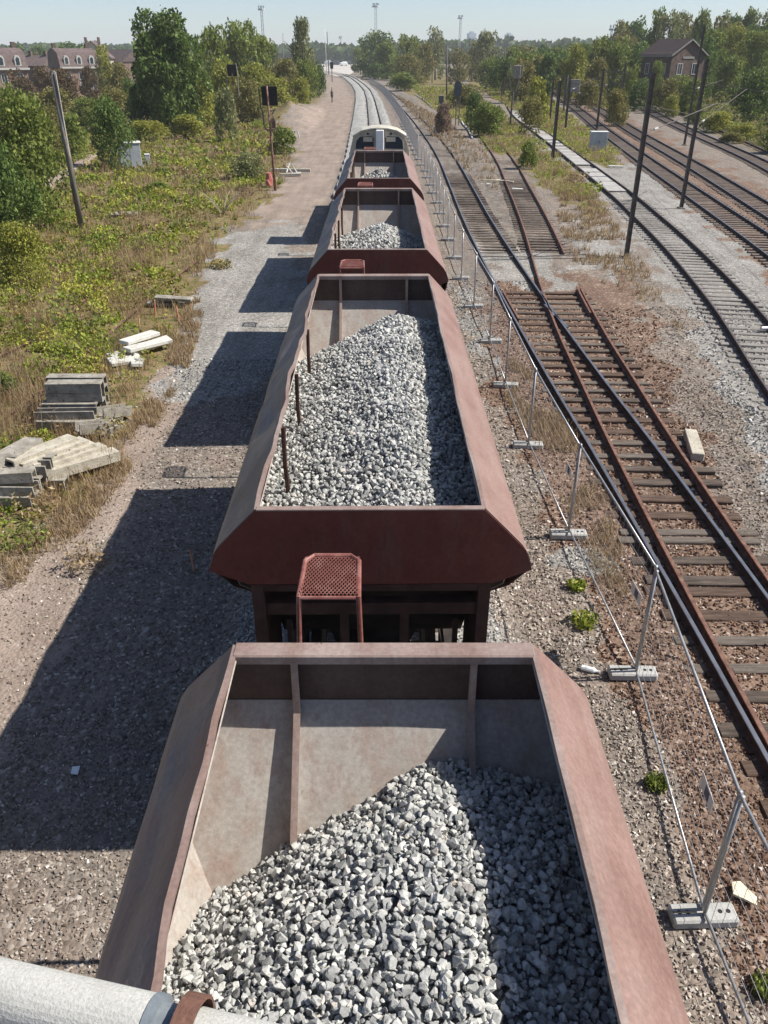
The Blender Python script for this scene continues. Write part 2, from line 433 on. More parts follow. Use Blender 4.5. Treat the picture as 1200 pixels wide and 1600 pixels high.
# loose stones on the near ground, colour follows the ground kind
MS = {
 'grey': matv('grey ballast stone', [(0, (.15, .15, .15)), (.4, (.29, .285, .275)), (.8, (.40, .39, .375)), (1, (.58, .57, .55))], bscale=60),
 'brown': matv('brown gravel stone', [(0, (.13, .105, .088)), (.35, (.245, .20, .168)), (.7, (.32, .265, .225)), (.93, (.40, .36, .32)), (1, (.62, .58, .53))], bscale=60),
 'red': matv('rust stained gravel stone', [(0, (.08, .048, .034)), (.4, (.19, .112, .078)), (.75, (.27, .18, .13)), (.92, (.36, .28, .24)), (1, (.6, .55, .5))], bscale=60),
 'beige': matv('beige ballast stone', [(0, (.14, .11, .095)), (.4, (.34, .285, .24)), (.8, (.46, .40, .345)), (1, (.66, .62, .56))], bscale=60),
}
def scatter(x0, x1, y0, y1, dens):
    n = int((x1 - x0) * (y1 - y0) * dens); return R.uniform(x0, x1, n), R.uniform(y0, y1, n)
SX, SY, SS = [], [], []
for x0, x1, y0, y1, dens, s in ((-7.5, -2.0, 3.3, 8.5, 560, .031), (-10, -2.0, 8.5, 14, 180, .038), (-14, -2, 14, 24, 90, .045), (1.6, 6.5, 3.3, 9, 620, .029), (1.6, 8.2, 9, 14, 330, .034),
                               (1.5, 10, 14, 22, 130, .040), (6.7, 16, 14, 30, 60, .05), (1.5, 6, 22, 34, 70, .046), (-2.4, -1.0, 8, 16, 200, .035), (1.0, 2.2, 6, 30, 260, .034)):
    a, b_ = scatter(x0, x1, y0, y1, dens); SX.append(a); SY.append(b_); SS.append(s * (.6 + .9 * R.rand(len(a)) ** 1.5))
SX, SY, SS = map(np.concatenate, (SX, SY, SS))
vg, gy, rd, pth, drt, bd = zones(SX, SY)
keep = (R.rand(len(SX)) > .75 * vg) & (R.rand(len(SX)) > .45 * pth)
cls = np.where((gy > 0) | (bd > .45), 'grey', np.where(rd > 0, 'red', np.where((SX > 1.4) & (SX < 4.1) & (snoise(SX, SY, .8) > -.6), 'beige', 'brown')))
SZ = ground_h(SX, SY)
SS = np.where(cls == 'brown', SS * .8, SS)
for k, label in (('grey', 'loose fresh grey ballast stones'), ('brown', 'loose brown gravel of the yard'), ('red', 'loose rust stained gravel around the turnout'), ('beige', 'loose beige ballast beside the wagons')):
    sel = keep & (cls == k)
    me = stones_mesh('gravel', np.stack([SX, SY, SZ + SS * .25], 1)[sel], SS[sel], MS[k], CHIPS, R)
    tag(link('gravel', me), label, 'gravel', None, 'stuff')

# ------------------------------------------------------------------ tracks
RUST = mat('rusty rail steel', [(.09, .045, .034), (.165, .085, .062), (.23, .13, .10)], 6, .75, .3, 90)
RUSTD = mat('dark rail side', [(.035, .022, .018), (.07, .042, .032), (.11, .06, .045)], 6, .8, .3, 90)
STEEL = mat('worn rail head', [(.20, .20, .22), (.30, .31, .34)], 4, .38, .05, 90, metallic=.75, spec=.5)
STEELB = mat('dull rail head', [(.10, .085, .08), (.17, .14, .13)], 4, .5, .05, 90, metallic=.4)
WOOD = mat('old sleeper wood', [(.05, .04, .034), (.10, .078, .065), (.16, .13, .11)], 2.2, .9, .6, 40, stretch=(1, 9, 9), dist=.02)
WOODG = mat('grey sleeper', [(.17, .15, .135), (.22, .205, .19), (.28, .265, .25)], 2.2, .9, .5, 40, stretch=(1, 6, 6))
CONC = mat('sleeper concrete', [(.33, .32, .30), (.42, .41, .39), (.5, .49, .46)], 2, .9, .3, 60)
def rail_mesh(path, top, mats):
    """I-section rail along a path, top of head at `top`"""
    prof = [(-.07, -.155), (.07, -.155), (.07, -.14), (.012, -.115), (.012, -.045), (.037, -.035), (.037, -.006), (.028, 0), (-.028, 0), (-.037, -.006), (-.037, -.035), (-.012, -.045), (-.012, -.115), (-.07, -.14)]
    n = len(prof); V = []; Fc = []; MI = []
    for i, p in enumerate(path):
        t = path[min(i + 1, len(path) - 1)] - path[max(i - 1, 0)]; t = Vector((t.x, t.y, 0)).normalized(); nn = Vector((t.y, -t.x, 0))
        for a, z in prof: V.append((p.x + nn.x * a, p.y + nn.y * a, top + z + (p.z if len(p) > 2 else 0)))
    for i in range(len(path) - 1):
        for k in range(n):
            Fc.append((i * n + k, (i + 1) * n + k, (i + 1) * n + (k + 1) % n, i * n + (k + 1) % n)); MI.append(1 if k in (6, 7, 8) else 0)
    a = MB(); a.add(V, Fc); a.M = MI
    a.add([V[k] for k in range(n)], [tuple(range(n))]); a.add([V[(len(path) - 1) * n + k] for k in range(n)], [tuple(range(n))])
    return a.mesh('rail', mats)
def offset(path, d):
    out = []
    for i, p in enumerate(path):
        t = path[min(i + 1, len(path) - 1)] - path[max(i - 1, 0)]; t = Vector((t.x, t.y, 0)).normalized()
        out.append(p + Vector((t.y, -t.x, 0)) * d)
    return out
def sleeper_variants(L, mt, wd=.25, h=.16, nvar=5):
    out = []
    for i in range(nvar):
        mb = MB(); k = rnd.uniform(-.01, .01)
        mb.bbox((0, 0, 0), (L + rnd.uniform(-.06, .06), wd + rnd.uniform(-.02, .02), h), .018)
        mb.V = [(x, y + k * math.sin(x * 3 + i) * 1.5, z + .004 * math.sin(x * 5 + i)) for x, y, z in mb.V]
        out.append(mb.mesh('sleeper', mt))
    return out
def lay_sleepers(track, path, s0, s1, gap, meshes, top, h=.16, limit=120, jitter=.03, skip=None, dz=0, yaw=.012, L=2.6):
    """sleepers along a path between y=s0 and s1; the first `limit` are objects, the rest one part"""
    dist = 0; nxt = 0; n = 0; far = MB()
    for i in range(len(path) - 1):
        p, q = path[i], path[i + 1]; seg = (q - p).length; t = (q - p).normalized()
        while nxt <= dist + seg:
            c = p + t * (nxt - dist); nxt += gap * (1 + rnd.uniform(-.06, .06))
            if c.y < s0 or c.y > s1 or (skip and skip(c.y)): continue
            ang = math.atan2(t.y, t.x) - math.pi / 2 + rnd.gauss(0, yaw)
            zc = top - h / 2 + dz + rnd.uniform(-.008, .008)
            if n < limit:
                o = link('sleeper', meshes[rnd.randrange(len(meshes))], track, (c.x + rnd.uniform(-jitter, jitter), c.y, zc), ang)
                if rnd.random() < .5: o.rotation_euler.z += math.pi
            else: far.box((c.x, c.y, zc), (L, .25, h), ang)
            n += 1
        dist += seg
    if far.V: far.build('far_sleepers', meshes[0].materials[0], track, kind='stuff')
def V2(pts): return cat_rom(pts, 1.2)
def sc98(pts): return [(x * .982, y * .982) for x, y in pts]
RT = .15

pA = V2(sc98([(5.25, -8), (5.25, 0), (5.22, 8), (5.17, 12), (5.05, 17.6), (4.9, 22), (4.72, 30), (4.62, 40), (4.65, 50), (4.8, 60), (5.0, 75), (5.0, 90), (4.5, 118), (3.4, 155), (1.6, 200), (-1.5, 260), (-6, 330)]))
pC = offset(pA, 1.57)
pB = V2(sc98([(5.3, -8), (5.3, 0), (5.36, 8), (5.42, 12), (5.52, 16), (5.63, 19), (5.78, 22), (5.97, 26), (6.2, 29.4), (6.5, 33.2), (6.9, 37.5), (7.5, 43.6), (8.15, 51), (9.0, 62), (10.2, 78.5), (11.5, 106)]))
pD = offset(pB, 1.57)
t1 = empty('railway_track', (0, 0, 0), 0, 'shiny railed siding track curving away beside the mesh fence', 'railway track')
o = link('rail', rail_mesh(pA, RT, [RUSTD, STEEL]), t1); o = link('rail', rail_mesh(pC, RT, [RUSTD, STEEL]), t1)
mid1 = offset(pA, .8); sv = sleeper_variants(2.5, WOOD)
t2 = empty('railway_track', (0, 0, 0), 0, 'rusty railed branch track joining the siding at the turnout', 'railway track')
link('rail', rail_mesh(pB, RT, [RUST, RUST]), t2)
link('rail', rail_mesh([p for p in pD if p.y < 33.6], RT, [RUST, RUST]), t2)
link('rail', rail_mesh([p for p in pD if p.y > 38.6], RT - .01, [RUST, RUST]), t2)
ck = [p for p in offset(pD, -.13) if 27.5 < p.y < 33.2]; link('check_rail', rail_mesh(ck, RT, [RUST, RUST]), t2)
ck = [p for p in offset(pA, .14) if 27.5 < p.y < 32.0]; link('check_rail', rail_mesh(ck, RT, [RUST, RUST]), t1)
fr = [Vector((6.22, 31.8, 0)), Vector((6.14, 30.0, 0)), Vector((6.12, 28.4, 0))]; link('wing_rail', rail_mesh(fr, RT, [RUSTD, STEEL]), t1)
fr = [Vector((6.05, 29.9, 0)), Vector((6.22, 28.4, 0)), Vector((6.34, 27.0, 0))]; link('wing_rail', rail_mesh(fr, RT, [RUST, STEEL]), t2)
# turnout timbers: long, across both pairs of rails
WOODL = mat('bleached sleeper wood', [(.08, .066, .057), (.14, .118, .10), (.20, .17, .15)], 2.2, .9, .6, 40, stretch=(1, 9, 9), dist=.02)
WOODR = mat('rust stained sleeper wood', [(.055, .035, .027), (.10, .066, .05), (.15, .105, .085)], 2.2, .9, .6, 40, stretch=(1, 9, 9), dist=.02)
tim = sleeper_variants(3.45, WOOD, .26, .17, 2) + sleeper_variants(3.45, WOODL, .24, .17, 2) + sleeper_variants(3.45, WOODR, .27, .17, 2)
yy = 4.0; k = 0
while yy < 32.5:
    w_ = np.interp(yy, [4, 12, 20, 33], [2.55, 2.7, 3.1, 3.85]); cx = np.interp(yy, [4, 12, 20, 33], [6.05, 6.05, 6.1, 6.3])
    o = link('sleeper', tim[k % 6], t1, (cx + rnd.uniform(-.08, .08), yy, .0 + rnd.uniform(-.012, .012) - .068), rnd.gauss(-.03, .02)); o.scale.x = w_ / 3.45
    k += 1; yy += .33 if k in (12, 15) else .70 + rnd.uniform(-.05, .05)
lay_sleepers(t1, mid1, 39.0, 300, .68, sv, .0, limit=100)
lay_sleepers(t2, offset(pB, .8), 39.5, 110, .66, sv, -.005, limit=100)
# sleeper fastenings near the camera
fs = MB()
for path in (pA, pC, pB, pD):
    for p in path[:26]:
        if p.y < 4: continue
        for s in (-1, 1): fs.box((p.x + s * .105, p.y, .012), (.075, .13, .028))
fs.build('rail_fastenings', RUSTD, t1, kind='stuff')

def simple_track(left, label, rails, slm, y0, y1, gap, side=1.56, top=.2, limit=110, sltop=.06, gmats=None, rt=None):
    t = empty('railway_track', (0, 0, 0), 0, label, 'railway track')
    pl = V2(sc98(left)); gm = rails
    link('rail', rail_mesh(pl, top, gm), t); link('rail', rail_mesh(offset(pl, side), top, gm), t)
    lay_sleepers(t, offset(pl, side / 2), y0, y1, gap, slm, sltop, limit=limit); return t, pl
tm, pM = simple_track([(8.4, 4), (10.0, 15), (10.85, 21), (11.95, 27), (12.55, 30.5), (13.45, 37), (14.25, 44), (14.85, 50.5), (15.5, 58), (16.45, 73), (17.5, 90), (18.7, 112), (20.3, 140), (23.5, 172), (30, 235)],
                      'grey sleepered track running under the tall masts, walkway slabs between its rails', [RUSTD, STEELB], sleeper_variants(2.5, WOODG), 12, 56, .62, limit=110, sltop=.04)
slabm = MB(); slabm.bbox((0, 0, 0), (1.25, 2.3, .06), .012); slm = slabm.mesh('walkway_slab', mat('pale walkway slab', [(.27, .26, .25), (.36, .35, .34), (.44, .43, .42)], 1.2, .9, .3, 50, stretch=(1, 3, 1)))
pm2 = offset(pM, .78); acc = 0
for i in range(len(pm2) - 1):
    p, q = pm2[i], pm2[i + 1]; acc += (q - p).length
    if acc > 2.4 and 56 < p.y < 150:
        acc = 0; d = q - p
        if rnd.random() > .06: link('walkway_slab', slm, tm, (p.x, p.y, .09), math.atan2(d.y, d.x) - math.pi / 2)
dark = sleeper_variants(2.5, mat('dusty brown sleeper', [(.12, .092, .078), (.165, .13, .11), (.21, .175, .15)], 2.2, .9, .5, 40, stretch=(1, 6, 6)))
n1, pN1 = simple_track([(12.8, 8), (15.0, 20), (16.6, 29), (18.25, 39), (20.4, 57), (22.9, 78.5), (27.1, 112), (32, 148), (41.2, 216), (56, 310)], 'first main line track, nearest the tall masts, on red ballast', [RUSTD, STEEL], dark, 22, 300, .62, limit=120)
n2, pN2 = simple_track([(16.9, 15), (19.5, 30), (21.3, 41), (24.0, 60), (26.5, 78.5), (30.7, 112), (35.8, 148), (45.3, 216), (60, 310)], 'second main line track, right across the red ballast strip', [RUSTD, STEEL], dark, 30, 300, .62, limit=110)
n3, pN3 = simple_track([(25.5, 45), (29.2, 60), (33.0, 79), (37.2, 108), (42, 138), (49, 176), (62, 240)], 'third main line track, beyond the strip of bare ground', [RUSTD, STEEL], dark, 50, 240, .64, limit=90)
n4, pN4 = simple_track([(29.5, 50), (34.3, 70), (38, 87), (44.2, 122), (49, 150), (56.5, 188), (68, 245)], 'fourth main line track, nearest the bushy bank', [RUSTD, STEELB], dark, 55, 240, .64, limit=80)
# the train's own track on its fresh ballast
ty = [-12, 0, 10, 20, 30, 40, 50, 60, 80, 100, 126, 150, 179, 205, 230, 260, 282, 350, 425]
tt = empty('railway_track', (0, 0, 0), 0, 'track under the wagons, running off on pale fresh ballast', 'railway track')
ptn = cat_rom([(float(train_x(y)) - .8, y) for y in ty], 3)
link('rail', rail_mesh(ptn, .45, [RUSTD, STEELB]), tt); link('rail', rail_mesh(offset(ptn, 1.6), .45, [RUSTD, STEELB]), tt)
lay_sleepers(tt, offset(ptn, .8), 3, 60, .62, sv, .29, limit=90)
# fresh ballast heaped along the rails beyond the train: three ridges with the rails in between
def ridge(off, wd, hh, y0=44, y1=380):
    V = []; Fc = []; ysr = gr(y0, y1, .5, 1.02, 5); prof = np.linspace(-1, 1, 9)
    for y in ysr:
        for a in prof:
            z = .25 + hh * (1 - abs(a) ** 1.7) + .025 * math.sin(y * 2.1 + a * 5) + .03 * math.sin(y * 1.7) + rnd.uniform(-.03, .03)
            V.append((float(train_x(y)) + off + a * wd / 2 + .05 * math.sin(y * 1.3), y, z))
    n = 9
    for i in range(len(ysr) - 1):
        for k in range(n - 1): Fc.append((i * n + k, i * n + k + 1, (i + 1) * n + k + 1, (i + 1) * n + k))
    return V, Fc
GREYB = bpy.data.materials.new('fresh ballast'); 
GREYB = mat('fresh ballast', [(.24, .24, .23), (.32, .32, .31), (.40, .40, .39)], .8, .95, .9, 14, dist=.06, speck=((.14, .14, .135), 6, .56))
rd_ = MB()
for off, wd, hh in ((-2.0, 2.1, .09), (0, 1.4, .12), (1.55, 1.25, .09)):
    V, Fc = ridge(off, wd, hh); rd_.add(V, Fc)
tag(link('ballast_bed', rd_.mesh('ballast_bed', GREYB, True)), 'pale fresh ballast heaped along the rails beyond the locomotive', 'ballast', None, 'stuff')

# ------------------------------------------------------------------ hopper wagons
def wagon_paint(name, cols, dust, dthr=.5, rough=.5, streak=(3, .5, .5), spec=.4, chips=None):
    m, nt, b = base_mat(name, rough, 0, spec)
    v = coords(nt, True); vs = coords(nt, True, streak)
    n = noise_n(nt, v, 1.3, 6, .65); c = ramp_from(nt, n.outputs[0], [(.3, cols[0]), (.5, cols[1]), (.7, cols[2])])
    n2 = noise_n(nt, vs, 1.6, 7, .68)
    c = mixc(nt, ramp_from(nt, n2.outputs[0], [(dthr - .12, (0, 0, 0)), (dthr + .16, (.85, .85, .85))]), c, dust)
    n3 = noise_n(nt, v, 26, 4, .7)
    c = mixc(nt, 1.0, c, ramp_from(nt, n3.outputs[0], [(.3, (.80, .78, .77)), (.7, (1.15, 1.15, 1.15))]), 'MULTIPLY')
    n4 = noise_n(nt, v, 9, 6, .75)
    c = mixc(nt, ramp_from(nt, n4.outputs[0], [(.66, (0, 0, 0)), (.71, (.9, .9, .9))]), c, chips or (.10, .045, .03))
    nt.links.new(c, b.inputs['Base Color'])
    rr = nt.nodes.new('ShaderNodeMapRange'); rr.inputs[3].default_value = rough - .12; rr.inputs[4].default_value = rough + .25
    nt.links.new(n2.outputs[0], rr.inputs[0]); nt.links.new(rr.outputs[0], b.inputs['Roughness'])
    bumpn(nt, b, n3.outputs[0], .25, .008); return m
OUT = wagon_paint('faded oxide red wagon paint', [(.165, .09, .076), (.21, .124, .106), (.26, .17, .15)], (.245, .172, .152), .5, .5)
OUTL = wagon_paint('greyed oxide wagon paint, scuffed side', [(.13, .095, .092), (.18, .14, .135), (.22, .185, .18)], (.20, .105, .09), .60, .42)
ENDP = wagon_paint('dark red wagon end paint', [(.105, .024, .016), (.14, .034, .024), (.17, .05, .036)], (.15, .08, .066), .62, .6)
INN = wagon_paint('scoured hopper steel', [(.29, .265, .24), (.34, .315, .29), (.39, .37, .345)], (.27, .185, .155), .58, .62, (3.2, 3.2, .35), chips=(.25, .20, .17))
INT = wagon_paint('shade-darkened hopper top plate', [(.05, .035, .03), (.075, .05, .042), (.10, .075, .065)], (.07, .035, .03), .5, .65)  # shade below the end rim is put into this dark colour
RIM = wagon_paint('worn rim steel', [(.20, .14, .125), (.26, .20, .18), (.33, .27, .25)], (.18, .11, .09), .56, .55)
FRM = mat('dirty brown frame steel', [(.03, .016, .013), (.055, .026, .02), (.08, .042, .034)], 3, .8, .3, 60)
BLK = mat('grimy black underframe', [(.015, .013, .012), (.03, .024, .022), (.055, .04, .035)], 3, .8, .3, 60)
REDT = mat('red step tube paint', [(.16, .055, .045), (.23, .09, .075), (.30, .15, .13)], 8, .5, .2, 80)
WL = 4.585
def wob(y, s, amp):
    return amp * (math.sin(y * 1.9 + s) + .6 * math.sin(y * 4.3 + 2 * s) + .35 * math.sin(y * 9.1 + s * 3))
def make_wagon(seed, amp, label):
    root = empty('hopper_wagon', (0, 0, 0), 0, label, 'wagon', 'loaded hopper wagons of the ballast train')
    for s in (-1, 1):
        am = amp if s < 0 else amp * .35
        prof = [(1.075, 4.6), (1.29, 4.375), (1.5, 4.15), (1.58, 3.92), (1.48, 3.3), (1.2, 2.9), (.9, 2.5)]
        kn = [0, .2, .4, .52, .72, .86, 1]
        def P(u, v, s=s, am=am):
            y = -WL + 2 * WL * u; x = np.interp(v, kn, [p[0] for p in prof]); z = np.interp(v, kn, [p[1] for p in prof])
            fade = math.sin(math.pi * min(1, max(0, u))) ** .4 if 0 < u < 1 else 0
            dx = wob(y, seed, am) * fade * (1 - min(1, v / .5)) + .022 * math.sin(y * 3.1 + seed) * math.sin(v * 7) * fade * (1 if s < 0 else .35)
            dent = 0
            if s < 0:
                for (dy, dv, r_, dd) in ((-2.4 + seed % 1.3, .2, .35, .07), (.9 - seed % .7, .12, .5, .05), (3.0, .3, .4, .05), (1.9, .05, .25, .05), (-.6, .3, .3, .05), (3.7, .22, .22, .06), (2.4, .35, .2, .04)):
                    dent += .85 * min(1, v / .12) * dd * math.exp(-((y - dy) / r_) ** 2 - ((v - dv) / .16) ** 2)
            if v > .52: lim = WL - max(0, (3.95 - z) / 1.05); y = max(-lim, min(lim, y))
            return (s * (x + dx - dent), y, z - dent * .7)
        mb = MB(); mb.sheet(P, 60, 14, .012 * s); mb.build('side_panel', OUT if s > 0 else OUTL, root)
        # rim bar following the bent edge
        mb = MB(); N = 50
        pts = [P(i / N, 0) for i in range(N + 1)]
        vs = []
        for x, y, z in pts:
            for a, c in ((-.024, -.03), (.014, -.03), (.014, .010), (-.024, .010)): vs.append((x + s * a, y, z + c))
        fs = [(i * 4 + k, (i + 1) * 4 + k, (i + 1) * 4 + (k + 1) % 4, i * 4 + (k + 1) % 4) for i in range(N) for k in range(4)] + [(0, 1, 2, 3), tuple(N * 4 + k for k in range(4))]
        mb.add(vs, fs); mb.build('rim', RIM, root)
        mb = MB()
        def Q(u, v, s=s):
            y = -WL + .02 + (2 * WL - .04) * u; x = np.interp(v, [0, .3, .62, 1], [1.052, 1.37, 1.42, .75]); z = np.interp(v, [0, .3, .62, 1], [4.58, 4.12, 3.32, 2.4])
            lim = WL - .02 - max(0, (4.0 - z) / 1.2); y = max(-lim, min(lim, y)); return (s * x, y, z)
        mb.sheet(Q, 12, 10, -.01 * s); mb.build('hopper_sheet', INN, root)
        for y in ((1.15, -.85, -2.6) if s < 0 else ()):
            mb = MB(); mb.tube([(s * 1.02, y, 4.57), (s * 1.03, y + .02, 4.1), (s * 1.0, y + .06, 3.1)], .028, 7); mb.build('tie_rod', FRM, root)
        for y in (-3.4, -1.7, 0, 1.7, 3.4):
            mb = MB(); mb.bar((s * 1.0, y, 2.45), (s * 1.52, y, 3.4), .06, .09); mb.bar((s * 1.0, y, 1.5), (s * 1.0, y, 2.5), .06, .09); mb.build('side_stiffener', OUT, root)
    for e in (-1, 1):
        y = e * WL
        mb = MB(); hexa = [(-1.075, 4.6), (1.075, 4.6), (1.5, 4.15), (1.58, 3.92), (1.2, 3.76), (-1.2, 3.76), (-1.58, 3.92), (-1.5, 4.15)]
        mb.prism(hexa, y - .008, y + .008); mb.build('end_plate', ENDP, root)
        mb = MB(); wd = .15 if e > 0 else .07
        mb.bbox((0, y - e * (wd / 2 - .02), 4.606), (2.14, wd, .022), .006); mb.bbox((0, y - e * (wd - .02), 4.575), (2.12, .012, .07), .003); mb.build('end_rim', RIM, root)
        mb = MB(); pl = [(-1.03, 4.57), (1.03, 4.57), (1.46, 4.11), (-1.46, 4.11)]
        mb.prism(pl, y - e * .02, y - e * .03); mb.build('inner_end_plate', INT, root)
        mb = MB()
        def S(u, v, e=e):
            z = 4.11 - v * 1.75; hw = np.interp(z, [2.36, 3.32, 4.11], [.74, 1.44, 1.46]); return ((2 * u - 1) * hw, e * (WL - .03 - (4.11 - z) / 1.2) , z - .012 * math.sin(u * 9) * v)
        mb.sheet(S, 12, 10, .01 * e); mb.build('slope_sheet', INN, root)
        for x in (-.64, .64):
            mb = MB(); d = .17
            yo, zo = WL - .03, 4.11
            poly = [(WL - .03, 4.56), (WL - .13, 4.56), (WL - .16, 4.1), (WL - 1.3 - d, 2.72), (WL - 1.3, 2.6), (WL - .03, 4.1)]
            mb.prism([(e * a, b) for a, b in poly], x - .012, x + .012, 'x'); mb.build('gusset', INN, root)
            mb = MB(); mb.bar((x, e * (WL - .13), 4.56), (x, e * (WL - .16), 4.1), .05, .015); mb.bar((x, e * (WL - .165), 4.1), (x, e * (WL - 1.3 - d), 2.73), .05, .015); mb.build('gusset_flange', RIM, root)
        if e > 0:
            mb = MB(); mb.box((-.02, y - .07 - .8 * .6, 3.46), (.012, 1.1, .012), rx=math.atan(1.2)); mb.build('weld_seam', RIM, root)
        # end framing below the hopper
        mb = MB()
        for x in (-1.13, 1.13): mb.box((x, e * (WL - .05), 2.6), (.12, .1, 2.3))
        for x in (-.28, .34): mb.box((x, e * (WL - .12), 2.45), (.09, .09, 2.0))
        mb.box((0, e * (WL - .1), 3.42), (2.2, .12, .14)); mb.box((0, e * (WL - .1), 2.3), (2.2, .1, .1))
        mb.box((0, e * (WL - .06), 3.7), (2.3, .1, .08)); mb.build('end_frame', FRM, root)
        for s in (-1, 1): mb = MB(); mb.prism([(e * (WL - .12), 1.3), (e * (WL - .12), 3.72), (e * (WL - .4), 3.5), (e * (WL - 1.25), 2.4), (e * (WL - 1.25), 1.3)], s * 1.12 - .01, s * 1.12 + .01, 'x'); mb.build('wing_plate', FRM, root)
        mb = MB(); mb.bar((0, e * (WL - .30), 3.62), (0, e * (WL - 1.4), 2.1), 2.2, .02); mb.build('slope_underside', BLK, root)
        # buffers and coupling
        for x in (-.87, .87):
            mb = MB(); mb.tube([(x, e * 4.9, 1.5), (x, e * 5.25, 1.5)], .09, 12); mb.tube([(x, e * 5.25, 1.5), (x, e * 5.3, 1.5)], .23, 20); mb.tube([(x, e * 4.85, 1.5), (x, e * 4.92, 1.5)], .16, 12); mb.build('buffer', BLK, root, smooth=False)
        mb = MB(); mb.tube([(0, e * 4.85, 1.42), (0, e * 5.1, 1.38), (0, e * 5.3, 1.2)], .035, 8); mb.box((0, e * 5.0, 1.45), (.12, .2, .1)); mb.build('coupling_hook', BLK, root)
        mb = MB(); mb.tube([(.35, e * 4.86, 1.4), (.36, e * 5.0, 1.15), (.34, e * 5.2, 1.0), (.3, e * 5.4, 1.05)], .022, 8); mb.build('brake_hose', BLK, root)
    mb = MB()
    for x in (-1.0, 1.0): mb.box((x, 0, 1.5), (.14, 9.7, .3))
    for y in (-4.85, -3, 0, 3, 4.85): mb.box((0, y, 1.5), (2.3, .14, .28))
    mb.prism([(-.95, 2.6), (.95, 2.6), (.45, 1.3), (-.45, 1.3)], -2.6, 2.6); mb.build('underframe', BLK, root)
    mb = MB(); mb.box((0, 4.2, 1.7), (1.9, .9, .05)); mb.box((0, -4.2, 1.7), (1.9, .9, .05)); mb.tube([(.2, 4.2, 1.95), (.85, 4.2, 1.95)], .17, 12); mb.build('brake_gear', BLK, root)
    for y in (-3.9, -2.1, 2.1, 3.9):
        mb = MB(); mb.tube([(-.95, y, .93), (.95, y, .93)], .07, 8)
        for x in (-.8, .8): mb.tube([(x - .06, y, .93), (x + .06, y, .93)], .46, 24); mb.tube([(x - .075 * (1 if x > 0 else -1) - .01, y, .93), (x - .075 * (1 if x > 0 else -1) + .01, y, .93)], .49, 24)
        mb.build('wheelset', BLK, root)
    for y in (-3.0, 3.0):
        for s in (-1, 1):
            mb = MB(); mb.prism([(y - 1.25, 1.0), (y - .6, 1.2), (y + .6, 1.2), (y + 1.25, 1.0), (y + 1.2, .8), (y + .4, .72), (y - .4, .72), (y - 1.2, .8)], s * 1.0 - .05, s * 1.0 + .05, 'x'); mb.build('bogie_frame', BLK, root)
    # mesh step standing off the far end
    st = MB(); z = 4.62; x0, x1, ya, yb = -.67, -.2, WL + .60, WL + 1.16
    st.tube([(x0 - .03, ya - .1, 1.6), (x0 - .025, ya - .06, 3.9), (x0, ya, z - .02), (x0 + .01, yb - .08, z), (x0 + .08, yb, z), (x1 - .08, yb, z), (x1 - .01, yb - .08, z), (x1, ya, z - .02), (x1 + .02, ya - .06, 3.9), (x1 + .03, ya - .1, 1.6)], .022, 9, cap=True)
    st.tube([(x0, ya, z - .03), (x1, ya, z - .03)], .018, 8)
    sto = st.build('step_frame', REDT, root)
    gm = MB(); n = 15
    for k in range(-n, n * 2):
        # two families of slanted strands clipped to the frame
        for sg in (1, -1):
            xa = x0 + (k / n) * (x1 - x0); pts = []
            a, b_ = 0.0, 1.0
            X = lambda t: xa + sg * t * .30
            ts = [t for t in np.linspace(0, 1, 41) if x0 <= X(t) <= x1]
            if len(ts) > 1: gm.bar((X(ts[0]), ya + ts[0] * (yb - ya - .01), z), (X(ts[-1]), ya + ts[-1] * (yb - ya - .01), z), .0055, .005)
    gm.build('step_mesh', REDT, sto)
    mb = MB(); mb.box((-.28, WL + .35, 1.62), (1.2, .6, .05)); mb.bar((x0, ya, 1.6), (x0, WL - .05, 1.6), .06, .08); mb.bar((x1, ya, 1.6), (x1, WL - .05, 1.6), .06, .08); mb.build('step_bracket', BLK, root)
    return root
# piles of ballast
def smin(a, b, k): h = np.clip(.5 + .5 * (b - a) / k, 0, 1); return b * (1 - h) + a * h - k * h * (1 - h)
def pile_h(x, y, kind):
    if kind == 1:
        B = 4.12 - .13 * np.clip(.35 - x, 0, 9) - .36 * np.clip(x - .45, 0, 9); E = 3.74 + .6 * (np.minimum(x, .3) - .3) - .12 * np.clip(x - .5, 0, 9) + .47 * (WL - .3 - y); N_ = 3.75 + .5 * (y + WL)
    elif kind == 2:
        B = 4.40 - .42 * np.clip(.28 - x, 0, 9) - .42 * np.clip(x - .5, 0, 9) - .03 * np.clip(1 - y, 0, 9) ** 1.2; E = 3.64 + .6 * (np.minimum(x, .3) - .3) - .15 * np.clip(x - .5, 0, 9) + .47 * (WL - .3 - y); N_ = 3.85 + .75 * (y + WL) + .3 * (x + 1)
    elif kind == 3:
        r = np.hypot((x - .05) * 1.0, np.clip(np.abs(y + .3) - .9, 0, 9) * .8); B = 4.27 - .44 * r; E = 3.45 + .1 * x + .55 * (WL - .5 - y); N_ = 3.6 + .5 * (y + WL)
    else:
        r = np.hypot(x, (y - 2.3) * .9); B = 4.12 - .5 * r; E = 4.0 + .3 * (WL - y); N_ = 4.5 + 0 * y
    z = smin(smin(B, E, .25), N_, .2)
    return z + .035 * snoise(x, y, .33, kind) + .03 * snoise(x, y, .9, 3 + kind)
def inside_w(y, z):   # half width of the hopper at height z
    return np.interp(z, [2.4, 3.32, 4.12, 4.56], [.75, 1.45, 1.46, 1.05])
def end_w(z): return np.interp(z, [2.36, 4.11, 4.6], [WL - .03 - 1.75 / 1.2, WL - .03, WL - .03])
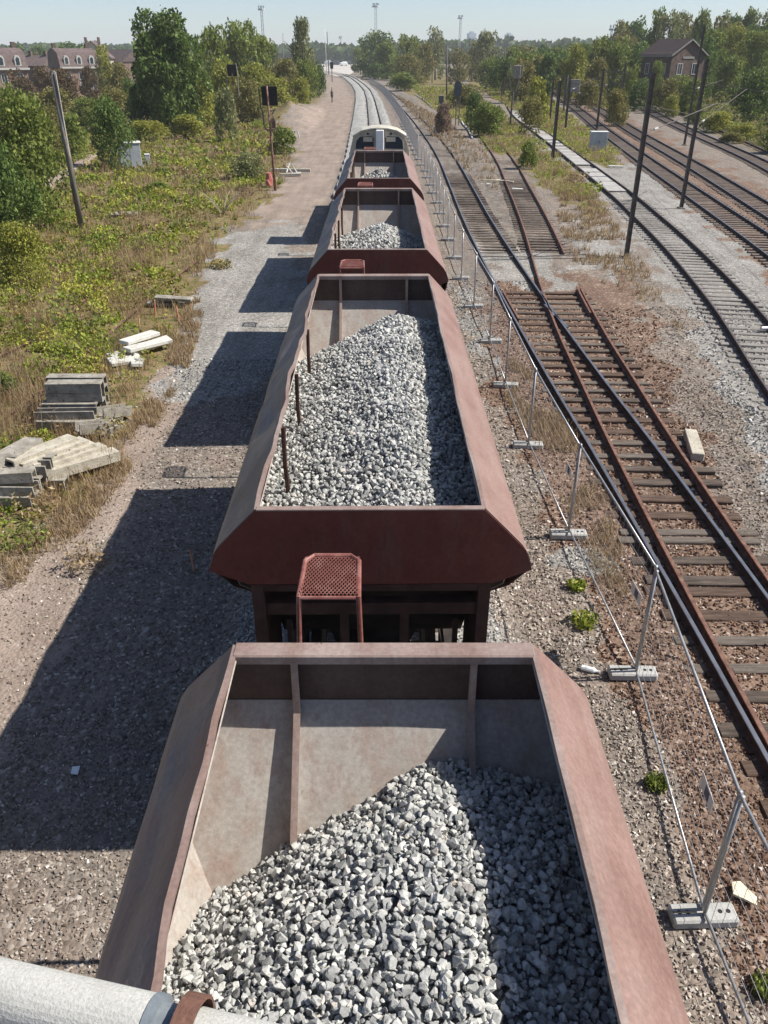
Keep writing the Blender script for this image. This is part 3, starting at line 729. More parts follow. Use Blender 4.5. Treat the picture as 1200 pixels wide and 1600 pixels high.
def pile(kind, cx, cy, yaw, label, sp=.05, size=.036, own=0, y_min=-WL):
    root = empty('ballast_load', (cx, cy, 0), yaw, label, 'ballast load', 'heaps of ballast in the hopper wagons')
    gx = np.arange(-1.5, 1.5001, .1); gy = np.arange(-WL, WL + .001, .1); X, Y = np.meshgrid(gx, gy); Z = pile_h(X, Y, kind)
    hw = inside_w(Y, Z) - .02; ew = end_w(Z) - .02
    Xc = np.clip(X, -hw, hw); Yc = np.clip(Y, -ew, ew)
    V = np.stack([Xc, Yc, Z - .05], -1).reshape(-1, 3); n_, m_ = X.shape; I = np.arange(n_ * m_).reshape(n_, m_)
    Fc = np.stack([I[:-1, :-1], I[:-1, 1:], I[1:, 1:], I[1:, :-1]], -1).reshape(-1, 4)
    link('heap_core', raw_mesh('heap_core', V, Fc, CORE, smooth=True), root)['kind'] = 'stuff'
    Ps = []; Ss = []
    for layer in range(2):
        a = np.arange(-1.48, 1.48, sp); c = np.arange(y_min, WL, sp); X, Y = np.meshgrid(a, c); X = X.ravel() + R.uniform(-.45, .45, X.size) * sp; Y = Y.ravel() + R.uniform(-.45, .45, Y.size) * sp
        Z = pile_h(X, Y, kind); s = size * (.5 + .95 * R.rand(len(X)) ** 1.5)
        ok = (np.abs(X) < inside_w(Y, Z) - s * .8) & (np.abs(Y) < end_w(Z) - s * .6)
        Ps.append(np.stack([X, Y, Z - .032 * layer + R.normal(0, .010, len(X))], 1)[ok]); Ss.append(s[ok])
    Ps = np.concatenate(Ps); Ss = np.concatenate(Ss)
    if own:
        # the stones that show largest are objects of their own
        d = np.hypot(Ps[:, 0] + cx + .1, Ps[:, 1] + cy - 2.35) + (Ps[:, 2] < pile_h(Ps[:, 0], Ps[:, 1], kind) - .012) * 9
        pick = np.argsort(d)[:own]; rest = np.setdiff1d(np.arange(len(Ps)), pick)
        var = []
        for i in range(14):
            tv, tf = ROCKS[i % 12]; var.append(raw_mesh('stone', tv, tf, STONE, np.full(len(tv), R.rand())))
        for i in pick:
            o = link('stone', var[R.randint(14)], root, tuple(Ps[i])); q = R.uniform(0, 6.28, 3); o.rotation_euler = q; o.scale = (Ss[i],) * 3
        Ps, Ss = Ps[rest], Ss[rest]
    o = link('loose_stones', stones_mesh('loose_stones', Ps, Ss, STONE, ROCKS, R), root); o['kind'] = 'stuff'
    return root
STONE = matv('pale crushed ballast', [(0, (.20, .205, .205)), (.35, (.365, .37, .365)), (.75, (.48, .485, .47)), (.93, (.56, .56, .54)), (1, (.47, .42, .38))], .8, .5, 55)
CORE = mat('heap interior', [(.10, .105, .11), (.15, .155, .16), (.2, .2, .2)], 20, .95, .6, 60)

w1 = make_wagon(1.3, .022, 'nearest brown hopper wagon, dented left side, coarse grey ballast filling its front')
w1.location = (.0, 4.5 - WL, 0)
w2 = make_wagon(3.1, .022, 'long heaped hopper wagon just ahead of the nearest, ballast ridge ending against bare sloping plate')
w2.location = (-.165, 15.65 - WL, 0); w2.rotation_euler.z = math.radians(.45)
w3 = make_wagon(5.2, .02, 'third hopper wagon of the train, half filled with a small conical heap')
w3.location = (-.16, 27.09 - WL, 0); w3.rotation_euler.z = math.radians(.2)
w4 = copy_tree(w3); w4['label'] = 'farthest hopper wagon, almost empty, coupled right behind the cream locomotive'
w4.location = (-.2, 38.6 - WL, 0)
pile(1, w1.location.x, w1.location.y, 0, 'coarse grey ballast stones heaped in the nearest wagon', .0435, .0335, own=290, y_min=.6)
pile(2, w2.location.x, w2.location.y, w2.rotation_euler.z, 'long ridge of pale grey ballast in the second wagon', .055, .038)
pile(3, w3.location.x, w3.location.y, 0, 'small conical ballast heap in the third wagon', .08, .05)
pile(4, w4.location.x, w4.location.y, 0, 'low remnant of ballast on the floor of the farthest wagon', .11, .062)

# ------------------------------------------------------------------ locomotive
CREAM = mat('cream locomotive paint', [(.44, .41, .33), (.54, .505, .42), (.60, .57, .49)], 1.5, .45, .1, 40, speck=((.4, .33, .26), 7, .68))
WHITE = mat('white locomotive paint', [(.72, .72, .72), (.80, .80, .80), (.84, .84, .84)], 2, .4, .05, 40)
TAN = mat('dusty tan cab wall', [(.40, .34, .27), (.48, .42, .34), (.54, .48, .40)], 3, .6, .1, 40)
mg, ntg, bg_ = base_mat('dark window glass', .08, 0, .6); bg_.inputs['Base Color'].default_value = (.03, .045, .06, 1)
GLASS = mg
loc = empty('locomotive', (-.22, 41.6, 0), 0, 'cream diesel locomotive with curved cab roof and twin rear windows', 'locomotive')
mb = MB(); cabp = [(-1.38, 1.6), (-1.42, 4.25), (-1.24, 4.95), (-.8, 5.15), (0, 5.22), (.8, 5.15), (1.24, 4.95), (1.42, 4.25), (1.38, 1.6)]
mb.prism(cabp, .35, 2.0); mb.build('cab_body', CREAM, loc)
mb = MB(); arc = [(-1.30, 4.93), (-.86, 5.17), (-.42, 5.26), (0, 5.29), (.42, 5.26), (.86, 5.17), (1.30, 4.93)]
mb.prism(arc + [(a * .96, z - .05) for a, z in arc[::-1]], .2, 2.1); mb.build('cab_roof', CREAM, loc)
mb = MB(); mb.prism([(-1.30, 3.6), (-1.30, 4.6), (-1.16, 4.95), (-.75, 5.13), (0, 5.2), (.75, 5.13), (1.16, 4.95), (1.30, 4.6), (1.30, 3.6)], .28, .34); mb.build('rear_wall', TAN, loc)
for s in (-1, 1):
    mb = MB(); mb.prism([(s * .26, 4.36), (s * .26, 4.84), (s * .36, 4.92), (s * .92, 4.90), (s * 1.1, 4.72), (s * 1.14, 4.36)], .24, .275); wn = mb.build('cab_window', GLASS, loc)
    mb = MB(); pts = [(s * .25, .23, 4.36), (s * .25, .23, 4.85), (s * .36, .23, 4.94), (s * .93, .23, 4.92), (s * 1.12, .23, 4.72), (s * 1.16, .23, 4.35), (s * .25, .23, 4.35)]
    mb.tube(pts, .018, 6); mb.build('window_frame', CREAM, wn)
    mb = MB(); mb.box((s * .55, .225, 4.78), (.44, .01, .2)); mb.build('sun_blind', TAN, wn)
    mb = MB(); mb.tube([(s * .55, .27, 5.03), (s * .55, .2, 5.03)], .05, 12); mb.build('lamp', BLK, loc)
    mb = MB(); mb.bbox((s * 1.44, 1.6, 2.2), (.04, 2.2, .5), .01); mb.tube([(s * 1.45, .5, 2.2), (s * 1.45, .5, 4.2)], .02, 6); mb.build('handrail', CREAM, loc)
mb = MB(); mb.bbox((.02, .14, 4.5), (.38, .26, 1.4), .03); mb.build('exhaust_duct', WHITE, loc)
mb = MB(); mb.prism([(-.95, 1.6), (-.95, 3.5), (-.7, 3.75), (.7, 3.75), (.95, 3.5), (.95, 1.6)], 2.0, 12.0); mb.build('engine_hood', CREAM, loc)
mb = MB(); mb.bbox((0, 6.3, 1.35), (2.8, 12.8, .35), .03)
for y in (1.2, 3.2, 9.0, 11.2):
    for x in (-.8, .8): mb.tube([(x - .07, y, .95), (x + .07, y, .95)], .5, 20)
mb.build('underframe', BLK, loc)
for x in (-.87, .87):
    mb = MB(); mb.tube([(x, -.1, 1.5), (x, -.45, 1.5)], .09, 10); mb.tube([(x, -.45, 1.5), (x, -.5, 1.5)], .23, 16); mb.build('buffer', BLK, loc)

# ------------------------------------------------------------------ mesh fence on its concrete feet
GALV = mat('galvanised tube', [(.30, .31, .33), (.40, .41, .43), (.48, .49, .5)], 9, .42, .05, 60, metallic=.55, spec=.5)
WIRE = mat('galvanised wire', [(.28, .29, .31), (.38, .39, .41)], 9, .5, 0, 60, metallic=.4)
FOOT = mat('fence foot concrete', [(.32, .32, .31), (.40, .40, .39), (.46, .46, .45)], 4, .9, .4, 50, obj=True)
HOLE = mat('dark hole', [(.02, .02, .02), (.03, .03, .03)], 4, .9, 0)
fp = [(3.60, 1.35), (3.51, 5.4), (3.84, 9.32), (3.64, 13.42), (3.5, 17.56), (3.48, 21.65), (3.50, 25.7), (3.38, 29.9), (3.27, 34.2), (3.25, 38.3), (3.25, 42.3), (3.28, 46.3), (3.32, 50.3), (3.36, 54.3), (3.36, 58.3), (3.35, 62.3), (3.33, 66.3), (3.3, 70.3), (3.2, 74.3), (3.08, 78.4)]
far = [(3.08, 78.4), (2.7, 105), (2.0, 140), (.9, 179), (-1.2, 232), (-4.5, 280)]
q = cat_rom(far, .5); acc = 0; last = q[0]
for p in q[1:]:
    if (p - last).length > 4.0: fp.append((p.x, p.y)); last = p
def panel_parts(L, fine=True):
    A = MB(); A.tube([(0.03, 0, .12), (.03, 0, 2.0)], .021, 8); A.tube([(.03, .0, 1.96), (.03, 0, 2.02)], .027, 8)
    B_ = MB(); B_.tube([(L - .03, 0, .12), (L - .03, 0, 2.0)], .021, 8); B_.tube([(L - .03, .0, 1.96), (L - .03, 0, 2.02)], .027, 8)
    T = MB(); T.tube([(.03, 0, 1.985), (L - .03, 0, 1.985)], .02, 8)
    Bt = MB(); Bt.tube([(.03, 0, .17), (L - .03, 0, .17)], .018, 8)
    W = MB(); n = int(L / .17)
    for k in range(1, n): W.bar((k * L / n, 0, .17), (k * L / n, 0, 1.985), .0034, .0034)
    for k in range(1, 8): W.bar((.03, .003, .17 + k * .227), (L - .03, .003, .17 + k * .227), .0036, .0036)
    return [('post', A.mesh('post', GALV, True)), ('post', B_.mesh('post', GALV, True)), ('top_rail', T.mesh('top_rail', GALV, True)), ('bottom_rail', Bt.mesh('bottom_rail', GALV, True)), ('wire_mesh', W.mesh('wire_mesh', WIRE))]
PN = panel_parts(3.96)
far_panel = MB()
far_panel.tube([(0, 0, .1), (0, 0, 2)], .03, 5); far_panel.tube([(0, 0, 1.98), (4, 0, 1.98)], .025, 5); far_panel.tube([(0, 0, .17), (4, 0, .17)], .025, 5)
for k in range(1, 20): far_panel.bar((k * .2, 0, .17), (k * .2, 0, 1.98), .006, .006)
FPM = far_panel.mesh('mesh_barrier', GALV)
fb = MB(); fb.bbox((0, 0, .065), (.72, .24, .13), .022)
for x in (-.27, -.18, .18, .27): fb.tube([(x, 0, .12), (x, 0, .1335)], .026, 8, 1)
fb.bar((-.34, 0, .132), (-.08, 0, .132), .018, .012, 1)
FBM = fb.mesh('barrier_block', [FOOT, HOLE])
near_l = ['mesh fence panel cut off by the bottom edge, beside the nearest wagon', 'mesh fence panel with a small printed plate, closest whole one to the camera', 'mesh fence panel between the second and third concrete feet', 'mesh fence panel between third and fourth concrete feet, beside the heaped wagon',
          'fourth whole mesh fence panel, beside the middle of the heaped wagon', 'fifth whole mesh fence panel, beside the middle of the heaped wagon', 'sixth whole mesh fence panel, level with the turnout frog', 'seventh whole mesh fence panel, past the turnout frog', 'eighth whole mesh fence panel, level with the ballasted crib of the siding']
for i in range(len(fp) - 1):
    (x0, y0), (x1, y1) = fp[i], fp[i + 1]; ang = math.atan2(y1 - y0, x1 - x0); L = math.hypot(x1 - x0, y1 - y0)
    gz = float(ground_h(np.array([[x0]]), np.array([[y0]]))[0, 0])
    if i < 19:
        t = empty('mesh_barrier', (x0, y0, gz), ang, near_l[i] if i < len(near_l) else ['ninth', 'tenth', 'eleventh', 'twelfth', 'thirteenth', 'fourteenth', 'fifteenth', 'sixteenth', 'seventeenth', 'eighteenth'][i - 9] + ' whole mesh fence panel from the near end, beside the farther wagons', 'fence', 'mesh fence panels along the siding')
        for nm, me in PN:
            o = link(nm, me, t); o.scale.x = L / 3.96
            if nm == 'wire_mesh': o['kind'] = 'stuff'
    else:
        t = link('mesh_barrier', FPM, None, (x0, y0, gz), ang); t.scale.x = L / 4.0
        tag(t, 'small distant wire mesh fence panel beyond the locomotive', 'fence', 'mesh fence panels along the siding')
    if i < 30:
        o = link('barrier_block', FBM, None, (x0 + rnd.uniform(-.05, .05), y0, gz + .005), rnd.gauss(-.05 if i else .1, .08))
        lab = ['concrete fence foot under the camera', 'concrete fence foot at the bottom of the picture holding two posts', 'concrete fence foot beside the far end of the nearest wagon', 'concrete fence foot beside the gap between the two nearest wagons',
               'concrete fence foot level with the near rim of the heaped wagon', 'fifth concrete fence foot, at the edge of the rusty gravel', 'sixth concrete fence foot, beside a patch of grey ballast'][i] if i < 7 else (['eighth', 'ninth', 'tenth', 'eleventh', 'twelfth', 'thirteenth', 'fourteenth', 'fifteenth'][i - 7] + ' concrete fence foot along the fence line' if i < 15 else 'small pale concrete fence foot among the farther panels')
        tag(o, lab, 'fence foot', 'concrete feet of the mesh fence')
    if i == 1: firstp = (x0, y0, ang)
# printed plates hung on the wire
PLATE = mat('white plate', [(.62, .62, .64), (.7, .7, .72)], 2, .5, 0, 40); BLUE = mat('dark blue print', [(.03, .04, .12), (.05, .06, .16)], 4, .5, 0, 40)
for (i, f, lab) in ((1, .17, 'white plate with a dark blue square hung on the nearest fence panel'), (3, .12, 'small white plate low on the third whole fence panel'), (2, .12, 'small white plate hung on the second whole fence panel')):
    (x0, y0), (x1, y1) = fp[i], fp[i + 1]; ang = math.atan2(y1 - y0, x1 - x0)
    t = empty('fence_plate', (x0 + (x1 - x0) * f - .5 * 0 , y0 + (y1 - y0) * f, 1.25), ang, lab, 'plate', None)
    mb = MB(); mb.bbox((0, .012, 0), (.42, .006, .20), .002); mb.build('plate', PLATE, t)
    mb = MB(); mb.box((-.02, .017, 0), (.13, .004, .13)); mb.box((-.02, .006, 0), (.13, .004, .13)); mb.build('print', BLUE, t)

# ------------------------------------------------------------------ masts and poles
MSTEEL = mat('brown mast steel', [(.07, .06, .056), (.11, .095, .088), (.15, .13, .12)], 5, .7, .2, 60)
MGREY = mat('grey pole', [(.17, .16, .15), (.24, .23, .22), (.3, .29, .27)], 5, .8, .2, 60)
TRM = mat('dirty footing', [(.10, .09, .08), (.16, .145, .13), (.22, .2, .18)], 4, .9, .4)
INS = mat('white insulator', [(.65, .65, .63), (.75, .75, .73)], 4, .3, 0)
def hmast(base, h, label, arms=(), wd=.2, col=MSTEEL, lean=0.0, cat='mast', group='catenary masts'):
    x, y = base; t = empty('catenary_mast', (x, y, 0), 0, label, cat, group)
    mb = MB()
    for s in (-1, 1): mb.box((s * wd / 2, 0, h / 2), (.03, wd * .8, h))
    mb.box((0, 0, h / 2), (wd, .02, h)); mb.build('post', col, t)
    mb = MB(); mb.bbox((0, 0, -.02), (.42, .42, .2), .03); mb.build('footing', TRM, t)
    for (z, dx, dy, dz) in arms:
        a = Vector((0, 0, z)); b = Vector((dx, dy, z + dz)); m_ = a.lerp(b, .6)
        mb = MB(); mb.tube([a, b], .024, 6); mb.tube([(0, 0, z + 1.1), m_], .012, 6); mb.tube([b, b + Vector((-.4, .1, -.35)), b + Vector((-1.0, .2, -.4))], .018, 6); ar = mb.build('bracket_arm', col, t)
        mb = MB(); p = a.lerp(b, .12); d = (b - a).normalized()
        for k in range(4): c = p + d * .09 * k; mb.tube([c, c + d * .045], .06, 8)
        mb.build('insulator', INS, ar)
    return t
def top_h(base, px, py):   # height of a point seen at row py standing over base
    D = base[1]; return at_dist(px, py, D)[2]
bM1 = G(978, 403); bM2 = G(1064, 326); bM3 = G(1069, 227)
hmast(bM1, top_h(bM1, 1022, 114), 'thick brown steel mast, closest of all, with a cranked arm over the main line', [(5.3, 5.2, 6.0, .9)], .17)
hmast(bM2, top_h(bM2, 1101, 92), 'tall brown mast between the grey sleepered track and the main line', [(4.6, 5.6, 7.5, 1.7)], .18)
hmast(bM3, top_h(bM3, 1098, 41), 'very tall thin dark mast on the bare strip beyond the main line', [(5.2, 4.0, 3, .8)], .18)
for (b, tp, lab, ar, wd) in (
    ((863, 250), (873, 126), 'grey steel mast beside the walkway slabs of the grey track', (), .24),
    ((932, 203), (944, 107), 'mast behind the small grey relay cabinet', ((5.0, -3.6, 0, .2), (5.0, 3.2, 0, .2)), .22),
    ((883, 203), (889, 125), 'rusty brown post in the dry grass beside a grey signal box', ((4.4, 4.2, 3, 1.4),), .22),
    ((859, 187), (865, 122), 'mast rising from tall green weeds, left of the rusty post', (), .22),
    ((880, 176), (883, 118), 'short looking distant mast between the main line and the weeds', (), .22),
    ((967, 180), (976, 98), 'mast at the tip of the bushes between the main lines', ((5.2, -4, 0, .2),), .22),
    ((982, 163), (989, 104), 'slender mast just behind the one at the bush tip', ((5.2, -5, 0, .3),), .22),
    ((920, 150), (922, 62), 'tall dark mast standing before the tree wall', (), .3),
    ((1000, 130), (1001, 72), 'thin mast half lost in the trees left of the brick gable house', (), .3)):
    bb = G(*b); hmast(bb, top_h(bb, *tp), lab, ar, wd)
def pole(base, top_px, label, r=.14, col=MGREY, leanto=None, group='posts across the yard', name='utility_pole'):
    x, y = base; tz = top_h(base, *top_px); X, Y, Z = at_dist(top_px[0], top_px[1], y)
    t = empty(name, (x, y, 0), 0, label, 'pole', group)
    mb = MB(); mb.tube([(0, 0, -.3), ((X - x) * .5, 0, Z * .5), (X - x, 0, Z)], [r * 1.15, r, r * .8], 8); mb.build('shaft', col, t, smooth=True)
    mb = MB(); mb.tube([(X - x, 0, Z - .02), (X - x, 0, Z + .05)], r * .85, 8); mb.build('cap', col, t); return t, (X - x, Z)
LPM = mat('weathered pole with rust streak', [(.10, .09, .085), (.18, .165, .15), (.30, .28, .26)], 1.6, .8, .3, 40, speck=((.35, .17, .09), 2.2, .62), stretch=(3, 3, .6))
pt_, tp_ = pole(G(128, 358), (82, 112), 'leaning weathered pole rising from the yellow weeds', .155, LPM)
mb = MB(); mb.tube([(0.02, -.03, 0), (tp_[0] + .17, -.10, tp_[1])], .04, 6); mb.build('conduit', mat('pale conduit', [(.38, .35, .32), (.5, .46, .42)], 3, .6, 0), pt_)
for b, tp, lab, r_ in (((303, 163), (293, 63), 'thin wooden pole against the big dark tree', .1), ((370, 160), (367, 53), 'thin pole above the bushes right of the big tree', .12),
                  ((698, 157), (698, 73), 'dark straight post in the grass beyond the oval signal', .16), ((675, 130), (676, 70), 'pale thin pole left of the dark straight post', .14),
                  ((753, 123), (754, 80), 'thin pole in scrub right of the centre', .14), ((730, 120), (731, 76), 'thin pole in scrub between two taller posts', .14), ((787, 150), (790, 73), 'dark pole at the edge of the bushy trees, left of the signal', .15),
                  ((664, 112), (664, 67), 'distant pole in front of the central round trees', .14), ((514, 116), (511, 50), 'dark leaning post at the mouth of the yard', .22), ((511, 118), (507, 43), 'tall thin white pole at the mouth of the yard', .12),
                  ((443, 120), (442, 52), 'thin pole behind the bushes left of the path', .14), ((410, 115), (407, 58), 'thin pole rising out of the left hand bushes', .14)):
    pole(G(*b), tp, lab, r_, INS if 'white pole' in lab else (MSTEEL if 'dark' in lab else MGREY))
# catenary wires over the main lines
wm = MB()
for path, off in ((pN1, .78), (pN2, .78), (pN3, .78)):
    pts = [p for p in offset(path, off) if 25 < p.y < 200][::4]
    wm.tube([(p.x, p.y, 5.4) for p in pts], .010, 4); wm.tube([(p.x, p.y, 6.4 + .25 * math.cos(p.y / 8)) for p in pts], .010, 4)
wm.build('overhead_wires', MSTEEL, None, label='thin overhead contact wires strung above the main line tracks', cat='overhead wires')

# ------------------------------------------------------------------ signals, cabinets, small posts
BLACK = mat('matt black signal plate', [(.008, .008, .009), (.016, .016, .017)], 3, .6, .1, 40)
RSTP = mat('rusted signal post', [(.10, .05, .04), (.20, .10, .08), (.33, .24, .2)], 3, .8, .3, 40)
bs = G(430, 298); s1_ = empty('signal_post', (bs[0], bs[1], 0), 0, 'rusted signal post with a square black plate and bent side arms', 'signal')
hs = top_h(bs, 422, 134)
mb = MB(); mb.tube([(0, 0, 0), (-.05, 0, hs * .45), (-.12, 0, hs)], [.1, .075, .06], 8); mb.build('post', RSTP, s1_, smooth=True)
mb = MB(); zz = top_h(bs, 423, 150); mb.bbox((.02, .08, zz), (1.05, .12, 1.15), .03); mb.tube([(.25, -.02, zz + .2), (.25, -.12, zz + .2)], .1, 10); mb.build('signal_plate', BLACK, s1_)
mb = MB(); z0 = top_h(bs, 425, 204); mb.tube([(.1, 0, z0), (-.35, 0, z0 + .05), (-.48, 0, z0 + .35), (-.5, 0, z0 + 1.1), (-.62, 0, z0 + 1.35), (-.65, .1, z0 + 2.1), (-.68, .1, z0 + 2.6)], .05, 6); mb.tube([(-.1, 0, z0), (.28, 0, z0 + .1), (.3, 0, z0 + .6), (.1, 0, z0 + .95), (.35, 0, z0 + 1.35)], .04, 6); mb.build('bent_arm', MSTEEL, s1_)
mb = MB(); mb.box((.0, 0, z0), (.55, .3, .07)); mb.box((.15, .05, z0 + .45), (.22, .2, .6)); mb.build('bracket', RSTP, s1_)
bs = G(370, 202); hs = top_h(bs, 365, 104); s2_ = empty('signal_post', (bs[0], bs[1], 0), 0, 'farther brown signal post with a dark head before the bushes', 'signal')
mb = MB(); mb.tube([(0, 0, 0), (0, 0, hs * .9)], .1, 8); mb.build('post', RSTP, s2_); mb = MB(); mb.bbox((0, .05, hs - .4), (1.2, .15, 1.3), .05); mb.build('signal_plate', BLACK, s2_)
mb = MB(); mb.tube([(-.1, 0, hs * .55), (-.7, 0, hs * .62), (-.75, 0, hs * .9)], .06, 6); mb.tube([(.1, 0, hs * .5), (.6, 0, hs * .55), (.65, 0, hs * .85), (.55, 0, hs * 1.05)], .06, 6); mb.build('bent_arm', MGREY, s2_)
OVAL = mat('grey blue back of sign', [(.05, .06, .075), (.09, .10, .12)], 2, .6, .05)
bs = G(713, 196); zt = top_h(bs, 713, 127); zb = top_h(bs, 713, 151); s3_ = empty('signal_post', (bs[0], bs[1], 0), 0, 'oval grey signal target on two thin posts in the grass', 'signal')
mb = MB(); mb.tube([(-.12, 0, 0), (-.12, 0, zb + .1)], .07, 7); mb.tube([(.35, .4, 0), (.32, .2, zb + .2)], .06, 7); mb.build('post', MSTEEL, s3_)
mb = MB(); zc_ = (zt + zb) / 2; hh = (zt - zb) / 2; poly = [(.5 * math.cos(a), zc_ + (hh - .5) * (1 if math.sin(a) > 0 else -1) + .5 * math.sin(a)) for a in np.linspace(.01, 2 * math.pi + .01, 21)[:-1]]
mb.prism(poly, -.06, 0); mb.build('oval_target', OVAL, s3_)
bs = G(797, 196); zt = top_h(bs, 797, 106); s4_ = empty('signal_post', (bs[0], bs[1], 0), 0, 'signal post whose grey box head stands between two white forked arms', 'signal')
z1 = top_h(bs, 800, 142)
mb = MB(); mb.tube([(0, 0, 0), (.1, 0, z1)], .12, 8); mb.build('post', MSTEEL, s4_)
mb = MB(); mb.tube([(.1, 0, z1 - .3), (-.25, 0, z1 + .2), (-.4, 0, z1 + 1.0), (-.55, 0, z1 + 1.7), (-.5, 0, z1 + 3.2)], .06, 6); mb.tube([(.1, 0, z1 - .3), (.55, 0, z1 + .3), (.75, 0, z1 + 1.3), (1.1, 0, z1 + 1.9), (1.15, 0, z1 + 3.2)], .06, 6); mb.build('forked_arm', MGREY, s4_)
mb = MB(); mb.bbox((.4, 0, z1 + 2.2), (.9, .5, 1.5), .05); mb.build('signal_head', MGREY, s4_)
bs = G(884, 178); s5_ = empty('signal_post', (bs[0], bs[1], 0), 0, 'light grey rectangular signal head over the main line bend', 'signal'); zt = top_h(bs, 889, 124)
mb = MB(); mb.tube([(0, 0, 0), (.4, 0, zt - 1.5)], .14, 8); mb.build('post', MSTEEL, s5_); mb = MB(); mb.bbox((1.0, 0, zt - .9), (1.5, .4, 1.8), .05); mb.tube([(-.3, 0, zt - 2), (-.25, 0, zt + .6)], .08, 6); mb.build('signal_head', MGREY, s5_)
bs = G(519, 160); s6 = empty('marker_post', (bs[0], bs[1], 0), 0, 'short dark marker post alone on the trampled path', 'post'); mb = MB(); mb.tube([(0, 0, 0), (0, 0, .9)], .12, 7); mb.build('stem', MSTEEL, s6); mb = MB(); mb.tube([(0, 0, .9), (0, 0, 1.1), (0, 0, 1.9), (0, 0, 2.1), (0, 0, 2.7)], [.2, .28, .28, .1, .05], 9); mb.build('head', MSTEEL, s6)
bs = G(519, 128); s7 = empty('signal_post', (bs[0], bs[1], 0), 0, 'tiny black headed signal where the path meets the yard', 'signal'); mb = MB(); mb.tube([(0, 0, 0), (0, 0, 4)], .15, 7); mb.build('post', MSTEEL, s7); mb = MB(); mb.bbox((0, 0, 5), (1.1, .5, 2.0), .1); mb.build('signal_head', BLACK, s7)
# cabinets
CAB = mat('pale blue grey cabinet', [(.34, .37, .41), (.42, .45, .49), (.47, .5, .53)], 1.5, .6, .1, 40, obj=True)
CABW = mat('white cabinet lid', [(.66, .67, .68), (.76, .77, .78)], 1.5, .6, .1, 40)
bs = G(206, 262); c1 = empty('relay_cabinet', (bs[0], bs[1], 0), math.radians(18), 'pale blue grey cabinet with a white lid in the weeds', 'cabinet')
mb = MB(); mb.bbox((0, 0, .95), (1.75, 1.1, 1.9), .02); mb.build('body', CAB, c1)
mb = MB(); mb.bbox((0, 0, 1.95), (1.9, 1.25, .1), .03); mb.build('lid', CABW, c1)
mb = MB(); mb.box((-.43, -.565, .95), (.8, .02, 1.7)); mb.build('door', CAB, c1); mb = MB(); mb.box((.43, -.565, .95), (.8, .02, 1.7)); mb.build('door', CAB, c1)
mb = MB(); mb.bbox((0, 0, 0), (1.9, 1.2, .16), .02); mb.build('plinth', FOOT, c1)
bs = G(227, 257); c2 = empty('junction_box', (bs[0] + .25, bs[1], 0), math.radians(18), 'small low box standing beside the white lidded cabinet', 'box'); mb = MB(); mb.bbox((0, 0, .4), (.4, .5, .8), .02); mb.build('body', CAB, c2); mb = MB(); mb.bbox((0, 0, .82), (.44, .54, .06), .02); mb.build('lid', CABW, c2)
bs = G(933, 236); c3 = empty('relay_cabinet', (bs[0], bs[1], 0), math.radians(-5), 'blue grey cabinet in dry grass left of the main line', 'cabinet')
mb = MB(); mb.bbox((0, 0, .85), (1.6, .8, 1.7), .02); mb.build('body', CAB, c3); mb = MB(); mb.bbox((0, 0, 1.74), (1.68, .9, .08), .02); mb.build('lid', CABW, c3)
for x in (-.4, .4): mb = MB(); mb.box((x, -.41, .85), (.76, .02, 1.55)); mb.build('door', CAB, c3)
mb = MB(); mb.tube([(0.05, -.43, .9), (.05, -.46, .75)], .02, 6); mb.build('handle', BLK, c3)
bs = G(689, 165); c4 = empty('relay_cabinet', (bs[0], bs[1], 0), 0, 'small dark grey cabinet behind a clump of brown dry scrub', 'cabinet'); mb = MB(); mb.bbox((0, 0, .8), (.9, .7, 1.6), .03); mb.build('body', OVAL, c4); mb = MB(); mb.bbox((0, 0, 1.65), (1.0, .8, .1), .03); mb.build('lid', MGREY, c4)

# ------------------------------------------------------------------ precast troughs, slabs, loose junk
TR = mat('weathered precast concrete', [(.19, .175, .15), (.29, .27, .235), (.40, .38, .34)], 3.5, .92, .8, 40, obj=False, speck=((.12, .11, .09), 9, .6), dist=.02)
TRL = mat('pale lichen concrete', [(.33, .30, .25), (.43, .40, .335), (.50, .47, .41)], 3.5, .92, .8, 30, speck=((.22, .20, .16), 11, .6), dist=.02)  # paler concrete than TR, with darker specks
WSL = mat('whitish concrete slab', [(.44, .44, .41), (.54, .54, .51), (.60, .60, .57)], 2.5, .9, .3, 40)
def trough(L, w_=.36, h_=.26, t=.05, mt=TR):
    mb = MB(); poly = [(-w_ / 2, 0), (w_ / 2, 0), (w_ / 2, h_), (w_ / 2 - t, h_), (w_ / 2 - t, t), (-w_ / 2 + t, t), (-w_ / 2 + t, h_), (-w_ / 2, h_)]
    n = len(poly); V = [(x, a, b) for x in (-L / 2, L / 2) for a, b in poly]
    Fc = [(i, (i + 1) % n, n + (i + 1) % n, n + i) for i in range(n)]
    for o_ in (0, n):
        Fc += [(o_ + 0, o_ + 1, o_ + 4, o_ + 5), (o_ + 1, o_ + 2, o_ + 3, o_ + 4), (o_ + 0, o_ + 5, o_ + 6, o_ + 7)]
    mb.add(V, Fc); return mb.mesh('cable_trough', mt)
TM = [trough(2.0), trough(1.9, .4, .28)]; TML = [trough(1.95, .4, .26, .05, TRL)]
def put_trough(x, y, z, rz, flip, me, label, scale=1.0, rx=0, ry=0):
    o = link('cable_trough', me, None, (x, y, z)); o.rotation_euler = ((math.pi if flip else 0) + rx, ry, rz)
    if flip: o.location.z = z + .27
    o.scale = (scale, .85, .9); return tag(o, label, 'concrete trough', 'precast cable troughs stacked by the path')
c = G(104, 676)   # square stack
